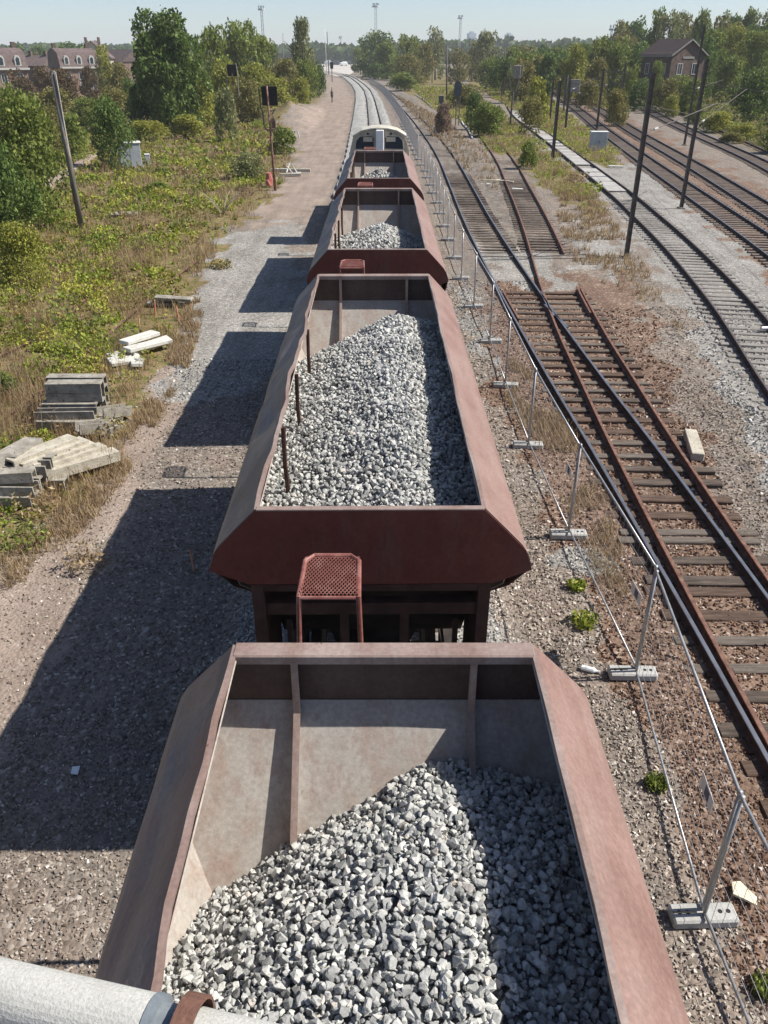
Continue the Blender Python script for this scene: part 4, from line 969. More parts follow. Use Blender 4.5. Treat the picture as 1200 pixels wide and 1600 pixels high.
for r_, lab in enumerate(('bottom course', 'middle course', 'upper course')):
    for j, side in enumerate(('front', 'middle', 'rear')):
        if r_ == 2 and j == 0: continue
        put_trough(c[0] + rnd.uniform(-.12, .1), c[1] + .15 + j * .44 + r_ * .14, .02 + r_ * .25, rnd.gauss(.02, .05), (r_ + j) % 2 == 0, TM[j % 2], f'{side} concrete trough in the {lab} of the squarer stack', .74)
put_trough(c[0] + .0, c[1] + 1.3, .77, .0, True, TM[0], 'grey trough lying topmost on the squarer stack', .74)
put_trough(c[0] + .1, c[1] + .85, .77, .03, True, TM[1], 'second topmost trough of the squarer stack, in front of its neighbour', .74)
for j, (dx, dy, rz, lab) in enumerate(((.95, .2, 1.25, 'short trough leaning by the right corner of the squarer stack'), (1.05, .65, .9, 'broken trough tipped beside the squarer stack'), (1.15, -.1, 1.5, 'trough half buried in weeds beside the squarer stack'), (.85, -.35, .7, 'trough end sticking out in front of the squarer stack'))):
    put_trough(c[0] + dx, c[1] + dy, .06 + .12 * (j % 2), rz, False, TM[j % 2], lab, .45, .25 - .3 * (j % 2), .2)
c = G(28, 790)
for r_ in range(3):
    for j in range(3):
        put_trough(c[0] - .2 + .15 * j + rnd.uniform(-.15, .15), c[1] - .05 + j * .40 + r_ * .12, .02 + r_ * .22, rnd.gauss(0, .07), (r_ + j) % 2 == 0, TM[(j + r_) % 2], ['front', 'middle', 'rear'][j] + ' trough in the ' + ['lowest', 'middle', 'top'][r_] + ' layer of the sprawling pile', .6)
put_trough(*G(12, 715, .75), .62, 1.2, True, TM[1], 'grey trough at the picture edge on the sprawling pile', .8, .05)
put_trough(*G(38, 708, .72), .60, 1.35, True, TM[0], 'short grey trough left of the fanned row', .5, -.04)
fan = [(66, 702, 1.05, 'first'), (82, 706, 1.0, 'second'), (97, 709, .93, 'third'), (111, 713, .86, 'fourth'), (127, 720, .76, 'outermost')]
for j, (px_, py_, rz_, lab) in enumerate(fan):
    z_ = .66 - .09 * j; x_, y_ = G(px_, py_, z_ + .1)
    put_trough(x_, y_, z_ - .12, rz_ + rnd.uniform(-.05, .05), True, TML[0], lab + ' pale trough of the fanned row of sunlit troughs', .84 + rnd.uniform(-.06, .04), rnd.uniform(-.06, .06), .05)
for j, (px_, py_, z_) in enumerate(((70, 735, .3), (88, 742, .12), (105, 745, .05), (78, 752, .02), (118, 730, .18))):
    x_, y_ = G(px_, py_, z_); put_trough(x_, y_, z_, 1.0 + rnd.uniform(-.3, .3), j % 2 == 0, TM[j % 2], ['first', 'second', 'third', 'fourth', 'last'][j] + ' shaded trough under the fanned row', .6, rnd.uniform(-.1, .1))
c = G(212, 556)
def slab(name, x, y, z, L, wd, h_, rz, mt, label, rx=0, ry=0, cat='concrete slab', group=None):
    mb = MB(); mb.bbox((0, 0, 0), (L, wd, h_), .015); o = mb.build(name, mt, None, (x, y, z)); o.rotation_euler = (rx, ry, rz); return tag(o, label, cat, group)
gw = 'whitish slabs dumped by the path'
for j, (dx, dy, z, L, wd, rz, rx, ry, lab) in enumerate((
    (-.25, 0, .1, 1.3, .45, 1.0, .1, .05, 'lowest whitish slab of the dumped heap'), (.15, .35, .14, 1.5, .5, 1.2, .05, .1, 'whitish slab under the top of the dumped heap'), (.35, .15, .3, 1.5, .4, .9, 0, .05, 'long whitish slab across the dumped heap'),
    (.05, .55, .42, 1.4, .42, 1.05, .02, .04, 'topmost whitish slab of the dumped heap'), (.55, .5, .25, 1.0, .4, .7, .15, -.1, 'whitish slab sticking out toward the wagons'), (-.1, -.75, .12, 1.0, .5, .6, .1, .05, 'broken whitish slab at the near foot of the heap'), (.3, -.95, .1, .8, .35, 1.9, .1, .15, 'small tilted whitish fragment nearest the shadow'))):
    slab('concrete_slab', c[0] + dx, c[1] + dy, z, L, wd, .12, rz, WSL, lab, rx, ry, group=gw)
c = G(268, 478)
for j, (dx, dy, z, rz, lab) in enumerate(((-.2, 0, .1, .1, 'grey green slab at the bottom of the small far pile'), (.1, .2, .2, .3, 'middle grey slab of the small far pile'), (.15, -.1, .32, -.05, 'top grey slab of the small far pile'))):
    slab('concrete_slab', c[0] + dx, c[1] + dy, z, 1.4, .35, .1, rz, TR, lab, .05, .05, group='grey slabs of the small far pile')
STK = mat('faded orange stake', [(.45, .17, .09), (.55, .30, .22)], 4, .7, .1)
for (b, tp, lab) in (((243, 492), (241, 468), 'orange stake left of the small grey slab pile'), ((218, 510), (216, 492), 'orange stake standing behind the whitish slab heap'), ((281, 508), (275, 478), 'leaning orange stake right of the small grey slab pile')):
    x, y = G(*b); X, Y, Z = at_dist(tp[0], tp[1], y + .1); mb = MB(); mb.tube([(0, 0, -.1), (X - x, .1, Z)], .028, 6); tag(mb.build('marker_stake', STK, None, (x, y, 0)), lab, 'stake', 'orange stakes by the slab piles')
x, y = G(304, 893); mb = MB(); mb.tube([(0, 0, -.1), (-.03, .02, .45)], .022, 6); tag(mb.build('marker_stake', STK, None, (x, y, 0)), 'short stake in the wagon shadow beside the heaped wagon', 'stake')
# block lying right of the turnout
x, y = G(1083, 698); o = slab('concrete_block', x, y, .06, .30, 1.45, .2, -.2, TRL, 'pale concrete block lying alone on the gravel beyond the turnout', 0, .03, 'concrete block'); 
ALU = mat('aluminium can', [(.5, .5, .52), (.6, .6, .62)], 5, .35, .05, metallic=.8)
mb = MB(); mb.tube([(-.3, 0, 0), (.3, 0, 0)], .09, 14); x, y = G(1192, 519); tag(mb.build('metal_canister', ALU, None, (x + .2, y, .12), .05), 'silvery canister on the grey sleepered track', 'canister')
WP = mat('white plastic', [(.7, .72, .74), (.78, .8, .82)], 3, .4, 0)
mb = MB(); mb.tube([(-.14, 0, 0), (.05, 0, 0), (.09, 0, 0), (.14, 0, 0)], [.045, .045, .02, .02], 10); x, y = G(922, 1051); tag(mb.build('plastic_bottle', WP, None, (x, y, .06), -.4), 'small white bottle on the beige ballast by the fence foot', 'bottle')
PLT = mat('cream flat stone', [(.62, .55, .42), (.72, .66, .52)], 6, .8, .3)
mb = MB(); mb.prism([(-.11, -.02), (-.07, .13), (.03, .14), (.08, .04), (.14, -.06), (.10, -.16), (.02, -.10)], 0, .03, 'z'); x, y = G(1158, 1400); tag(mb.build('flat_stone', PLT, None, (x, y, .04)), 'cream coloured flat shard on red gravel beyond the nearest fence panel', 'shard')
mb = MB(); mb.prism([(-.03, -.02), (-.04, .05), (.03, .06), (.04, -.03)], 0, .01, 'z'); x, y = G(118, 1211); o = mb.build('paper_scrap', WP, None, (x, y, .06)); o.scale = (1.4, 1.6, 1); tag(o, 'white scrap of paper lying in the big wagon shadow', 'paper')
PR_ = mat('white pipe', [(.62, .63, .64), (.72, .73, .74)], 3, .5, .05)
for pts, lab in ((((718, 184), (724, 196), (731, 203), (738, 218)), 'bent white pipe lying below the oval signal'), (((648, 148), (658, 154), (666, 160), (675, 168)), 'white pipe lying in grass beside the far siding')):
    mb = MB(); mb.tube([(*G(*p), .12) for p in pts], .09, 7); tag(mb.build('white_pipe', PR_, None), lab, 'pipe')
for (px, lab) in (((778, 284), 'pale branch lying between the siding and the branch track'),):
    x, y = G(*px); mb = MB(); mb.tube([(-1.1, .2, .08), (-.3, 0, .1), (.5, -.1, .08), (1.1, -.5, .06)], .05, 6); mb.tube([(-.3, 0, .1), (.2, .35, .12)], .03, 5); tag(mb.build('dead_branch', PLT, None, (x, y, 0)), lab, 'branch')
for (px, L, wd, rz, lab) in (((808, 298), .8, .3, .1, 'white board between the rusty branch rails'), ((962, 262), 1.3, .4, 0, 'pale slab beside the grey track by the cabinet'), ((762, 290), .3, .25, .3, 'small white lump between the two tracks')):
    x, y = G(*px); slab('loose_board', x, y, .12, L, wd, .08, rz, WSL, lab, 0, .05, 'board')
# junk beside the black plated signal
x, y = G(447, 272)
gj = 'concrete beams dumped by the signal'
slab('concrete_beam', x - .25, y + .3, .25, 1.9, .28, .25, -.06, WSL, 'whitish beam next to the signal post', group=gj, cat='concrete beam')
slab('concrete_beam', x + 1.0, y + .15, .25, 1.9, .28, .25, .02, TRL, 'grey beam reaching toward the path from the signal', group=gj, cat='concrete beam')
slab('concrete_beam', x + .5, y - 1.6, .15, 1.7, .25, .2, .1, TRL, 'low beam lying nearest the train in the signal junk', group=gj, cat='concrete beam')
mb = MB(); mb.tube([(0, 0, .1), (.3, .9, .9), (.9, .3, .15)], .07, 6); mb.tube([(.1, .2, .7), (.6, -.2, .2), (1.2, .1, .25)], .06, 6); tag(mb.build('scrap_frame', WSL, None, (x + .1, y - 1.2, 0)), 'twisted pale scrap frame among the beams by the signal', 'scrap')
REDP = mat('faded red plastic', [(.33, .09, .08), (.45, .17, .14)], 3, .6, .1)
mb = MB(); mb.tube([(0, 0, .05), (.02, .05, .5), (0, 0, .95)], [.22, .26, .18], 9); mb.tube([(.1, -.3, .1), (-.1, -.35, .5)], .12, 8); tag(mb.build('red_drum', REDP, None, (*G(421, 292), 0)), 'faded red plastic drum at the foot of the signal post', 'drum')
mb = MB(); mb.tube([(-.5, 0, .05), (-.35, 0, .8), (.3, 0, .85), (.5, 0, .1)], .07, 6); tag(mb.build('white_trestle', WSL, None, (*G(461, 217), 0)), 'small white frame in the weeds above the beams', 'frame')
# dark tube laid on the ground to draw the thick mast's cast shadow
mb = MB(); pts = [(748, 402), (790, 404), (830, 403), (870, 402), (910, 399), (945, 404), (972, 405)]; mb.tube([(*G(*p), .05 + .03 * (i % 2)) for i, p in enumerate(pts)], .025, 5); tag(mb.build('mast_shadow_tube', MSTEEL, None), 'dark tube tracing the shadow of the thick mast across the tracks', 'drawn shadow')
mb = MB(); pts = [(800, 770), (830, 800), (855, 830), (866, 850), (880, 880), (888, 930), (880, 980)]
# old half buried rails in the weeds
for pts, lab in ((((-60, 705), (60, 620), (130, 560), (200, 500), (250, 455), (310, 410)), 'old rusty rail half lost in the weeds, nearer one'), (((0, 560), (80, 520), (130, 475), (190, 420), (250, 350)), 'old rusty rail half lost in the weeds, farther one')):
    pth_ = cat_rom([G(*p) for p in pts], .8); tag(link('abandoned_rail', rail_mesh(pth_, .11, [RUSTD, RUST])), lab, 'rail')
# ------------------------------------------------------------------ handrail of the bridge the photo is taken from
HZ = H - 1.33
a = Vector((*G(-40, 1541, HZ), HZ)); b = Vector((*G(450, 1658, HZ), HZ)); d = (b - a).normalized()
RAILP = mat('rough white painted concrete rail', [(.40, .40, .38), (.45, .45, .43), (.50, .50, .48)], 9, .95, .7, 200, speck=((.40, .40, .38), 90, .60), dist=.0025)
br = empty('bridge_handrail', (0, 0, 0), 0, 'rough white rounded bridge handrail crossing the bottom corner', 'handrail')
mb = MB(); j1 = a + (b - a) * .60; j2 = a + (b - a) * .72
mb.tube([a - d * 3, j1], .048, 28); mb.build('rail_pipe', RAILP, br, smooth=False)
mb = MB(); mb.tube([j2, b + d * 3], .044, 28); mb.build('rail_pipe', RAILP, br)
mb = MB(); mb.tube([j1 - d * .012, j1 + d * .004], .0505, 28); mb.tube([j1, j2 + d * .01], .040, 24); mb.build('joint_sleeve', mat('blue grey sleeve', [(.13, .16, .19), (.2, .225, .25)], 8, .5, .1), br)
nrm = Vector((-d.y, d.x, 0)); ct = a + (b - a) * .70
mb = MB(); pts = []
for k in range(15):
    q = math.radians(-110 + 220 * k / 14); pts.append(ct + nrm * (.056 * math.sin(q)) + Vector((0, 0, .056 * math.cos(q))))
hw = .017
V = []
for p in pts:
    r_ = (p - ct).normalized()
    V += [p - d * hw, p + d * hw, p + d * hw + r_ * .005, p - d * hw + r_ * .005]
Fc = [(i * 4 + k, (i + 1) * 4 + k, (i + 1) * 4 + (k + 1) % 4, i * 4 + (k + 1) % 4) for i in range(14) for k in range(4)] + [(0, 1, 2, 3), (56, 57, 58, 59)]
mb.add(V, Fc); mb.box(ct + nrm * -.056 + Vector((0, 0, -.3)), (hw * 2, .006, .6), math.atan2(d.y, d.x)); mb.build('strap', RUST, br)

HAZE = .00024
# ------------------------------------------------------------------ foliage
def leafmat(name, cols, trans=.25):
    return matv(name, cols, .6, 0, trans=max(trans, .33))
LF = {
 'dark': leafmat('dark green leaves', [(0, (0.048, 0.077, 0.018)), (.5, (0.096, 0.155, 0.034)), (1, (0.258, 0.325, 0.082))]),
 'mid': leafmat('mid green leaves', [(0, (0.076, 0.101, 0.020)), (.5, (0.162, 0.209, 0.041)), (1, (0.344, 0.380, 0.089))]),
 'light': leafmat('yellow green leaves', [(0, (0.130, 0.137, 0.024)), (.5, (0.258, 0.271, 0.048)), (1, (0.474, 0.452, 0.097))]),
 'olive': leafmat('olive leaves', [(0, (0.096, 0.101, 0.030)), (.5, (0.193, 0.181, 0.054)), (1, (0.366, 0.316, 0.103))]),
 'rust': leafmat('copper leaves', [(0, (.06, .042, .022)), (.5, (.12, .08, .042)), (1, (.19, .14, .07))]),
 'dry': leafmat('dry brown leaves', [(0, (.13, .085, .06)), (.5, (.23, .155, .11)), (1, (.33, .24, .17))]),
 'silver': leafmat('pale silvery leaves', [(0, (0.090, 0.106, 0.037)), (.5, (0.197, 0.219, 0.086)), (1, (0.502, 0.483, 0.247))]),
}
BARK = mat('bark', [(.05, .04, .03), (.09, .07, .055), (.14, .115, .09)], 4, .9, .5, 30)
def crown_mesh(kind, shape, n, seed, leaf=.035, nb=48):
    """unit crown: height 1 above the ground, radius about .5"""
    rs = np.random.RandomState(seed)
    C = []; Rr = []
    for k in range(nb):
        u = rs.rand()
        if shape == 'round':
            z = .07 + .86 * u; rad = .46 * math.sqrt(max(.05, 1 - ((z - .46) / .56) ** 2)); br = rs.uniform(.08, .16)
        elif shape == 'tall':
            z = .10 + .85 * u; rad = .36 * (1 - abs(z - .42) / .68) ** .55; br = rs.uniform(.07, .13)
        elif shape == 'bush':
            z = .10 + .75 * u ** .8; rad = .46 * math.sqrt(max(.03, 1 - (z / .98) ** 2)); br = rs.uniform(.10, .18)
        else:   # ragged
            z = .15 + .8 * u; rad = .46 * (1 - (z - .3) ** 2) * rs.uniform(.6, 1.1); br = rs.uniform(.07, .15)
        a = rs.rand() * 6.283; q = rad * rs.rand() ** .4 - br * .35
        C.append((q * math.cos(a), q * math.sin(a), min(z, 1 - br * .8))); Rr.append(br)
    C = np.array(C); Rr = np.array(Rr); w_ = Rr ** 2 / (Rr ** 2).sum()
    b = rs.choice(nb, n, p=w_); d = rs.normal(size=(n, 3)); d /= np.linalg.norm(d, axis=1)[:, None]
    r = Rr[b] * (.55 + .5 * rs.rand(n) ** .5) * (1 + .18 * np.sin(d[:, 0] * 7 + b) * np.sin(d[:, 1] * 6 + b * 2))
    P = C[b] + d * r[:, None]; P[:, 2] = np.clip(P[:, 2], .02, 1.03)
    # stray sprigs poking out
    k = n // 14; s_ = rs.choice(n, k); P[s_] += d[s_] * rs.uniform(.005, .035, k)[:, None]
    V, Fc = leaf_arrays(P, leaf * (.6 + .7 * rs.rand(n)), rs, .5)
    val = np.clip(.5 + .22 * (rs.rand(nb)[b] - .5) + .6 * (rs.rand(n) - .5), 0, 1)
    return raw_mesh('crown', V, Fc, LF[kind], np.repeat(val, 4))
CR = {}
def crown(kind, shape, var, n=3800, leaf=.035):
    k = (kind, shape, var, n)
    if k not in CR: CR[k] = crown_mesh(kind, shape, n, 100 + len(CR) * 7, leaf)
    return CR[k]
def trunk_mesh(seed, multi=False):
    rs = random.Random(seed); mb = MB()
    mb.tube([(0, 0, -.02), (.005, .0, .2), (.01, .01, .45), (0, .02, .8)], [.028, .022, .016, .005], 7)
    for k in range(6):
        a = rs.uniform(0, 6.28); z = rs.uniform(.18, .5); L = rs.uniform(.2, .34)
        mb.tube([(0, 0, z), (L * .5 * math.cos(a), L * .5 * math.sin(a), z + L * .45), (L * math.cos(a), L * math.sin(a), z + L * .8)], [.012, .008, .003], 5)
    return mb.mesh('trunk', BARK)
TK = [trunk_mesh(i) for i in range(3)]
ntree = 0
def tree(cx, top, D, wpx, kind, shape, label, cat='tree', group=None, z0=None, n=3800, leaf=.035, name=None, depth=1.0):
    """cx, top: where its crown stands in the photograph; D metres off; wpx its breadth"""
    global ntree; ntree += 1
    X, Y, Z = at_dist(cx, top, D); zc_ = D * math.cos(TH) + (H - Z * .5) * math.sin(TH); wd = wpx * zc_ / F
    z0 = float(ground_h(np.array([[X]]), np.array([[D]]))[0, 0]) if z0 is None else z0; h = max(.5, Z - z0)
    nm = name or ({'tree': 'broadleaf_tree', 'bush': 'bush', 'poplar': 'poplar_tree'}.get(cat, 'broadleaf_tree'))
    t = empty(nm, (X, Y, z0), 0, label, cat, group)
    c = link('crown', crown(kind, shape, ntree % 2, n, leaf), t, (0, 0, 0), (ntree * 1.7) % 6.28); c.scale = (wd * 1.02, wd * 1.02 * depth, h)
    if shape != 'bush' and cat != 'bush':
        k = link('trunk', TK[ntree % 3], t, (0, 0, 0), ntree * .9); k.scale = (h * .8, h * .8, h)
    return t
gL = 'trees and bushes on the left of the line'
T = [
 (250, 20, 110, 142, 'dark', 'round', 'broadest dark green tree left of the train, its crown standing against the sky', 'tree', 22000, .021),
 (325, 42, 150, 70, 'mid', 'round', 'mid green tree just right of the big dark one', 'tree', 5000, .03),
 (374, 33, 165, 74, 'mid', 'round', 'round topped bright tree second right of the big dark one', 'tree', 5000, .03),
 (348, 88, 128, 62, 'light', 'bush', 'yellow green bushy growth under the round topped tree', 'bush', 4000, .03),
 (306, 120, 112, 66, 'light', 'bush', 'bright leafy bush hanging on the right foot of the big dark tree', 'bush', 4000, .035),
 (412, 56, 175, 60, 'mid', 'ragged', 'ragged green tree between the round topped tree and the tall grey green one', 'tree', 4000, .03),
 (400, 96, 140, 70, 'light', 'bush', 'yellow green thicket behind the black plated signal', 'bush', 5000, .025),
 (440, 90, 150, 62, 'olive', 'bush', 'olive thicket between signal and path', 'bush', 5000, .025),
 (472, 30, 185, 56, 'silver', 'tall', 'tall greyish green tree standing alone left of the yard mouth', 'tree', 5500, .025),
 (478, 86, 165, 46, 'mid', 'bush', 'green shrubs at the foot of the tall greyish tree', 'bush', 4000, .03),
 (497, 92, 200, 24, 'dark', 'bush', 'narrow dark shrub at the end of the left hand thicket', 'bush', 2500, .04),
 (350, 130, 96, 40, 'silver', 'bush', 'pale whitish leaved shrub below the yellow thicket', 'bush', 3000, .04),
 (165, 148, 72, 80, 'dark', 'bush', 'dark ivy green bush next to the white lidded cabinet', 'bush', 6000, .025),
 (8, 128, 46, 150, 'mid', 'bush', 'large green shrub at the picture edge beside the leaning pole', 'bush', 12000, .018),
 (-20, 210, 40, 130, 'dark', 'bush', 'darker lower shrub merging with the large one at the picture edge', 'bush', 7000, .022),
 (20, 345, 33, 90, 'light', 'bush', 'low yellow leaved shrub below the large edge shrub', 'bush', 7000, .022),
 (-8, 580, 21, 60, 'dark', 'bush', 'dark green sprig of shrub at the edge behind the trough stacks', 'bush', 4000, .03),
 (64, 160, 82, 60, 'olive', 'bush', 'olive bush behind the leaning pole', 'bush', 4000, .03),
 (108, 176, 78, 54, 'mid', 'bush', 'low green bush between the pole and the ivy green bush', 'bush', 4000, .03),
 (35, 140, 100, 60, 'mid', 'bush', 'green bush rising behind the large edge shrub', 'bush', 4000, .03),
 (98, 108, 150, 60, 'rust', 'ragged', 'orange brown tree in front of the dormered house', 'tree', 4000, .03),
 (136, 104, 175, 44, 'rust', 'tall', 'copper leaved tree against the dormered house wall', 'tree', 3500, .03),
 (26, 108, 160, 52, 'rust', 'ragged', 'coppery tree before the house at the picture edge', 'tree', 3500, .03),
 (60, 104, 180, 42, 'rust', 'ragged', 'brownish purple tree between the two left houses', 'tree', 3500, .03),
 (158, 72, 190, 46, 'light', 'tall', 'yellowish poplar right of the dormered house', 'tree', 3500, .03),
 (182, 98, 165, 50, 'olive', 'ragged', 'dull olive tree left of the big dark tree', 'tree', 3500, .03),
 (200, 118, 140, 46, 'dark', 'bush', 'dark undergrowth at the left foot of the big dark tree', 'bush', 3500, .03),
 (245, 283, 60, 38, 'mid', 'bush', 'small upright green shrub alone in the weeds', 'bush', 3500, .035),
 (383, 236, 66, 62, 'silver', 'bush', 'green spiky shrub left of the junk by the signal', 'bush', 4000, .03),
 (440, 196, 84, 46, 'mid', 'bush', 'green weeds clump right of the signal post', 'bush', 3000, .04),
 (112, 66, 420, 60, 'dark', 'round', 'dark distant crown above the dormered house', 'tree', 2500, .04), (60, 72, 420, 40, 'dark', 'round', 'distant dark round tree left of the dormered house', 'tree', 2500, .04), (18, 70, 380, 50, 'dark', 'round', 'distant tree above the roof at the picture edge', 'tree', 2500, .04), (142, 64, 440, 40, 'dark', 'round', 'distant tree between the two gables', 'tree', 2500, .04),
 (186, 74, 500, 22, 'dark', 'round', 'small far round tree left of the big tree', 'tree', 1500, .05),
 (330, 138, 118, 60, 'mid', 'bush', 'low green thicket right below the big dark tree', 'bush', 4000, .03), (385, 120, 125, 60, 'olive', 'bush', 'olive bush left of the black signal plate', 'bush', 4000, .03),
 (300, 95, 140, 60, 'mid', 'ragged', 'tree filling the gap right of the big dark crown', 'tree', 4000, .03), (430, 120, 135, 60, 'light', 'bush', 'yellowish bush right behind the black plate', 'bush', 4000, .03),
 (468, 118, 150, 44, 'light', 'bush', 'light bush beside the trampled path', 'bush', 4000, .03), (80, 135, 125, 70, 'olive', 'bush', 'olive hedge below the dormered house', 'bush', 4500, .03),
 (130, 150, 118, 60, 'mid', 'bush', 'green hedge right of the pole, in front of the houses', 'bush', 4500, .03), (25, 150, 128, 70, 'light', 'bush', 'light hedge below the house at the picture edge', 'bush', 4500, .03),
 (175, 135, 128, 54, 'olive', 'bush', 'dull bush between cabinet and houses', 'bush', 4500, .03), (212, 150, 112, 50, 'dark', 'bush', 'dark low shrub left under the big dark tree', 'bush', 4000, .03),
 (228, 186, 98, 70, 'light', 'bush', 'yellow green bramble mound right of the white lidded cabinet', 'bush', 4000, .03), (290, 178, 100, 60, 'light', 'bush', 'bramble mound under the big dark tree', 'bush', 4000, .03), (60, 215, 66, 50, 'mid', 'bush', 'low bramble left of the ivy green bush', 'bush', 4000, .03),
 # centre
 (592, 48, 385, 72, 'dark', 'round', 'highest dark round tree right of the yard mouth', 'tree', 6000, .028), (563, 74, 430, 38, 'mid', 'ragged', 'slimmer tree on the left flank of the dark round tree', 'tree', 3500, .03),
 (606, 66, 350, 50, 'mid', 'round', 'grey green tree in front of the dark round tree', 'tree', 4500, .03), (640, 54, 330, 52, 'mid', 'round', 'tree right of the dark round tree', 'tree', 4500, .03),
 (682, 42, 340, 42, 'silver', 'ragged', 'taller airy tree in the middle of the centre grove', 'tree', 4000, .03), (642, 84, 275, 58, 'olive', 'bush', 'spreading dark olive bush at the foot of the grove', 'bush', 5000, .028),
 (660, 66, 300, 46, 'olive', 'round', 'olive tree between two taller ones in the grove', 'tree', 3500, .03), (588, 98, 345, 50, 'dark', 'bush', 'dark low bush against the fence line bend', 'bush', 3500, .03),
 (632, 112, 235, 56, 'mid', 'bush', 'green bush on the fence side below the grove', 'bush', 3500, .035), (716, 74, 290, 40, 'olive', 'round', 'olive tree right of the airy tree', 'tree', 3500, .03),
 (745, 62, 330, 40, 'olive', 'round', 'hazy olive tree before the two white towers', 'tree', 3500, .03), (765, 50, 320, 52, 'silver', 'ragged', 'pale feathery tree between the white towers', 'tree', 3500, .03),
 (764, 158, 102, 56, 'mid', 'bush', 'spiky bright green bush between siding and grey track', 'bush', 6000, .03), (742, 142, 112, 34, 'dark', 'bush', 'darker bush just behind the spiky bright one', 'bush', 3500, .035),
 (694, 160, 104, 30, 'dry', 'bush', 'clump of brown dry scrub beside the dark grey cabinet', 'bush', 3500, .04), (728, 128, 160, 60, 'olive', 'bush', 'olive scrub behind the oval signal', 'bush', 4000, .03),
 (842, 117, 120, 40, 'light', 'bush', 'broad leaved bright shrub left of the grey mast', 'bush', 3000, .045), (833, 145, 105, 48, 'olive', 'bush', 'grassy shrub in front of the bright leaved one', 'bush', 3500, .03),
 (828, 218, 72, 34, 'mid', 'bush', 'small green tuft beside the walkway slabs', 'bush', 2500, .04), (968, 135, 118, 46, 'olive', 'bush', 'bush at the fork between second and third main line tracks', 'bush', 4500, .03), (925, 120, 150, 50, 'olive', 'bush', 'dry green bush behind the cantilever arms', 'bush', 3500, .03),
]
for cx, top, D, wpx, kind, shape, lab, cat, n, leaf in T:
    tree(cx, top, D, wpx, kind, shape, lab, cat, None, n=n, leaf=leaf)
# the wooded belt on the right, back to front
kinds = ['mid', 'olive', 'dark', 'mid', 'silver', 'olive']
ordw = ['first', 'second', 'third', 'fourth', 'fifth', 'sixth', 'seventh', 'eighth', 'ninth', 'tenth', 'eleventh', 'twelfth', 'thirteenth', 'fourteenth', 'fifteenth', 'sixteenth', 'seventeenth', 'eighteenth', 'nineteenth', 'twentieth', 'last but two', 'last but one', 'last']
tops = ([690, 740, 800, 850, 880, 910, 940, 970, 1000, 1040, 1080, 1110, 1150, 1190, 1240, 1400], [80, 78, 70, 64, 62, 56, 50, 34, 22, 12, 8, 14, 16, 12, 12, 14])
k = 0
for cx in range(800, 1330, 25):
    tree(cx + rnd.uniform(-6, 6), float(np.interp(cx, *tops)) + rnd.uniform(-2, 14), 255 + rnd.uniform(-15, 25), rnd.uniform(46, 64), kinds[k % 6], 'round' if k % 3 else 'tall', ordw[k % 23] + ' tree from the towers along the back row of the wood', group='wood right of the main line', n=4500, leaf=.028); k += 1
k = 0
for cx in range(790, 1330, 30):
    top_ = float(np.interp(cx, [790, 850, 900, 960, 1020, 1080, 1130, 1200, 1330], [84, 80, 72, 52, 66, 72, 36, 36, 40])) + rnd.uniform(0, 10)
    if 1020 < cx < 1090: continue
    tree(cx + rnd.uniform(-5, 5), top_, 205 + rnd.uniform(-12, 14), rnd.uniform(50, 68), ['dark', 'mid', 'olive', 'dark'][k % 4], 'round' if k % 2 else 'ragged', ordw[k % 23] + ' tree along the middle row of the wood, from its low left end', group='wood right of the main line', n=4500, leaf=.026); k += 1
k = 0
for cx, top_, D, wp, kd in ((818, 92, 175, 60, 'olive'), (858, 84, 185, 52, 'dark'), (900, 70, 178, 56, 'light'), (935, 88, 170, 44, 'olive'), (985, 104, 165, 34, 'mid'), (1026, 84, 170, 26, 'light'), (1005, 118, 150, 40, 'dark'), (1046, 122, 145, 44, 'olive'), (1085, 120, 140, 46, 'mid'), (1110, 78, 175, 40, 'dark'), (1150, 84, 165, 56, 'mid'),
                            (1190, 100, 120, 70, 'dark'), (1125, 172, 108, 60, 'light'), (1165, 190, 98, 56, 'light'), (1215, 200, 92, 50, 'mid'), (1090, 155, 122, 40, 'mid'), (1145, 205, 94, 40, 'olive'), (1245, 130, 100, 80, 'dark'), (1230, 190, 84, 60, 'mid'), (1052, 146, 135, 30, 'light'), (1300, 150, 90, 80, 'mid')):
    lab = ['low olive bush at the left end of the wood', 'dark bush under the wood behind the bright shrub', 'bright yellow green tree with a pointed top before the dark wood', 'olive bush right of the pointed bright tree', 'bush before the dark hollow of the wood', 'slim light tree left of the brick gable house', 'dark bush in the hollow left of the brick house', 'olive bush at the near corner of the brick house',
           'light bush below the brick house windows', 'dark tree hugging the right side of the brick house', 'green tree behind the garden fence', 'rounded dark bush at the right picture edge above the bank', 'green bank bush below the pale road', 'green bank bush beside the fourth main line track', 'green bank bush at the right picture edge', 'green shade bush at the bend of the third main line track', 'low olive clump on the bank by the very tall mast', 'dark bush half outside the right edge', 'green bush low at the right picture edge', 'small light bush behind the two tall masts', 'green bush outside the right edge'][k]
    tree(cx, top_, D, wp, kd, 'bush' if D < 172 else 'ragged', lab, 'bush' if D < 172 else 'tree', None, n=4500, leaf=.028); k += 1
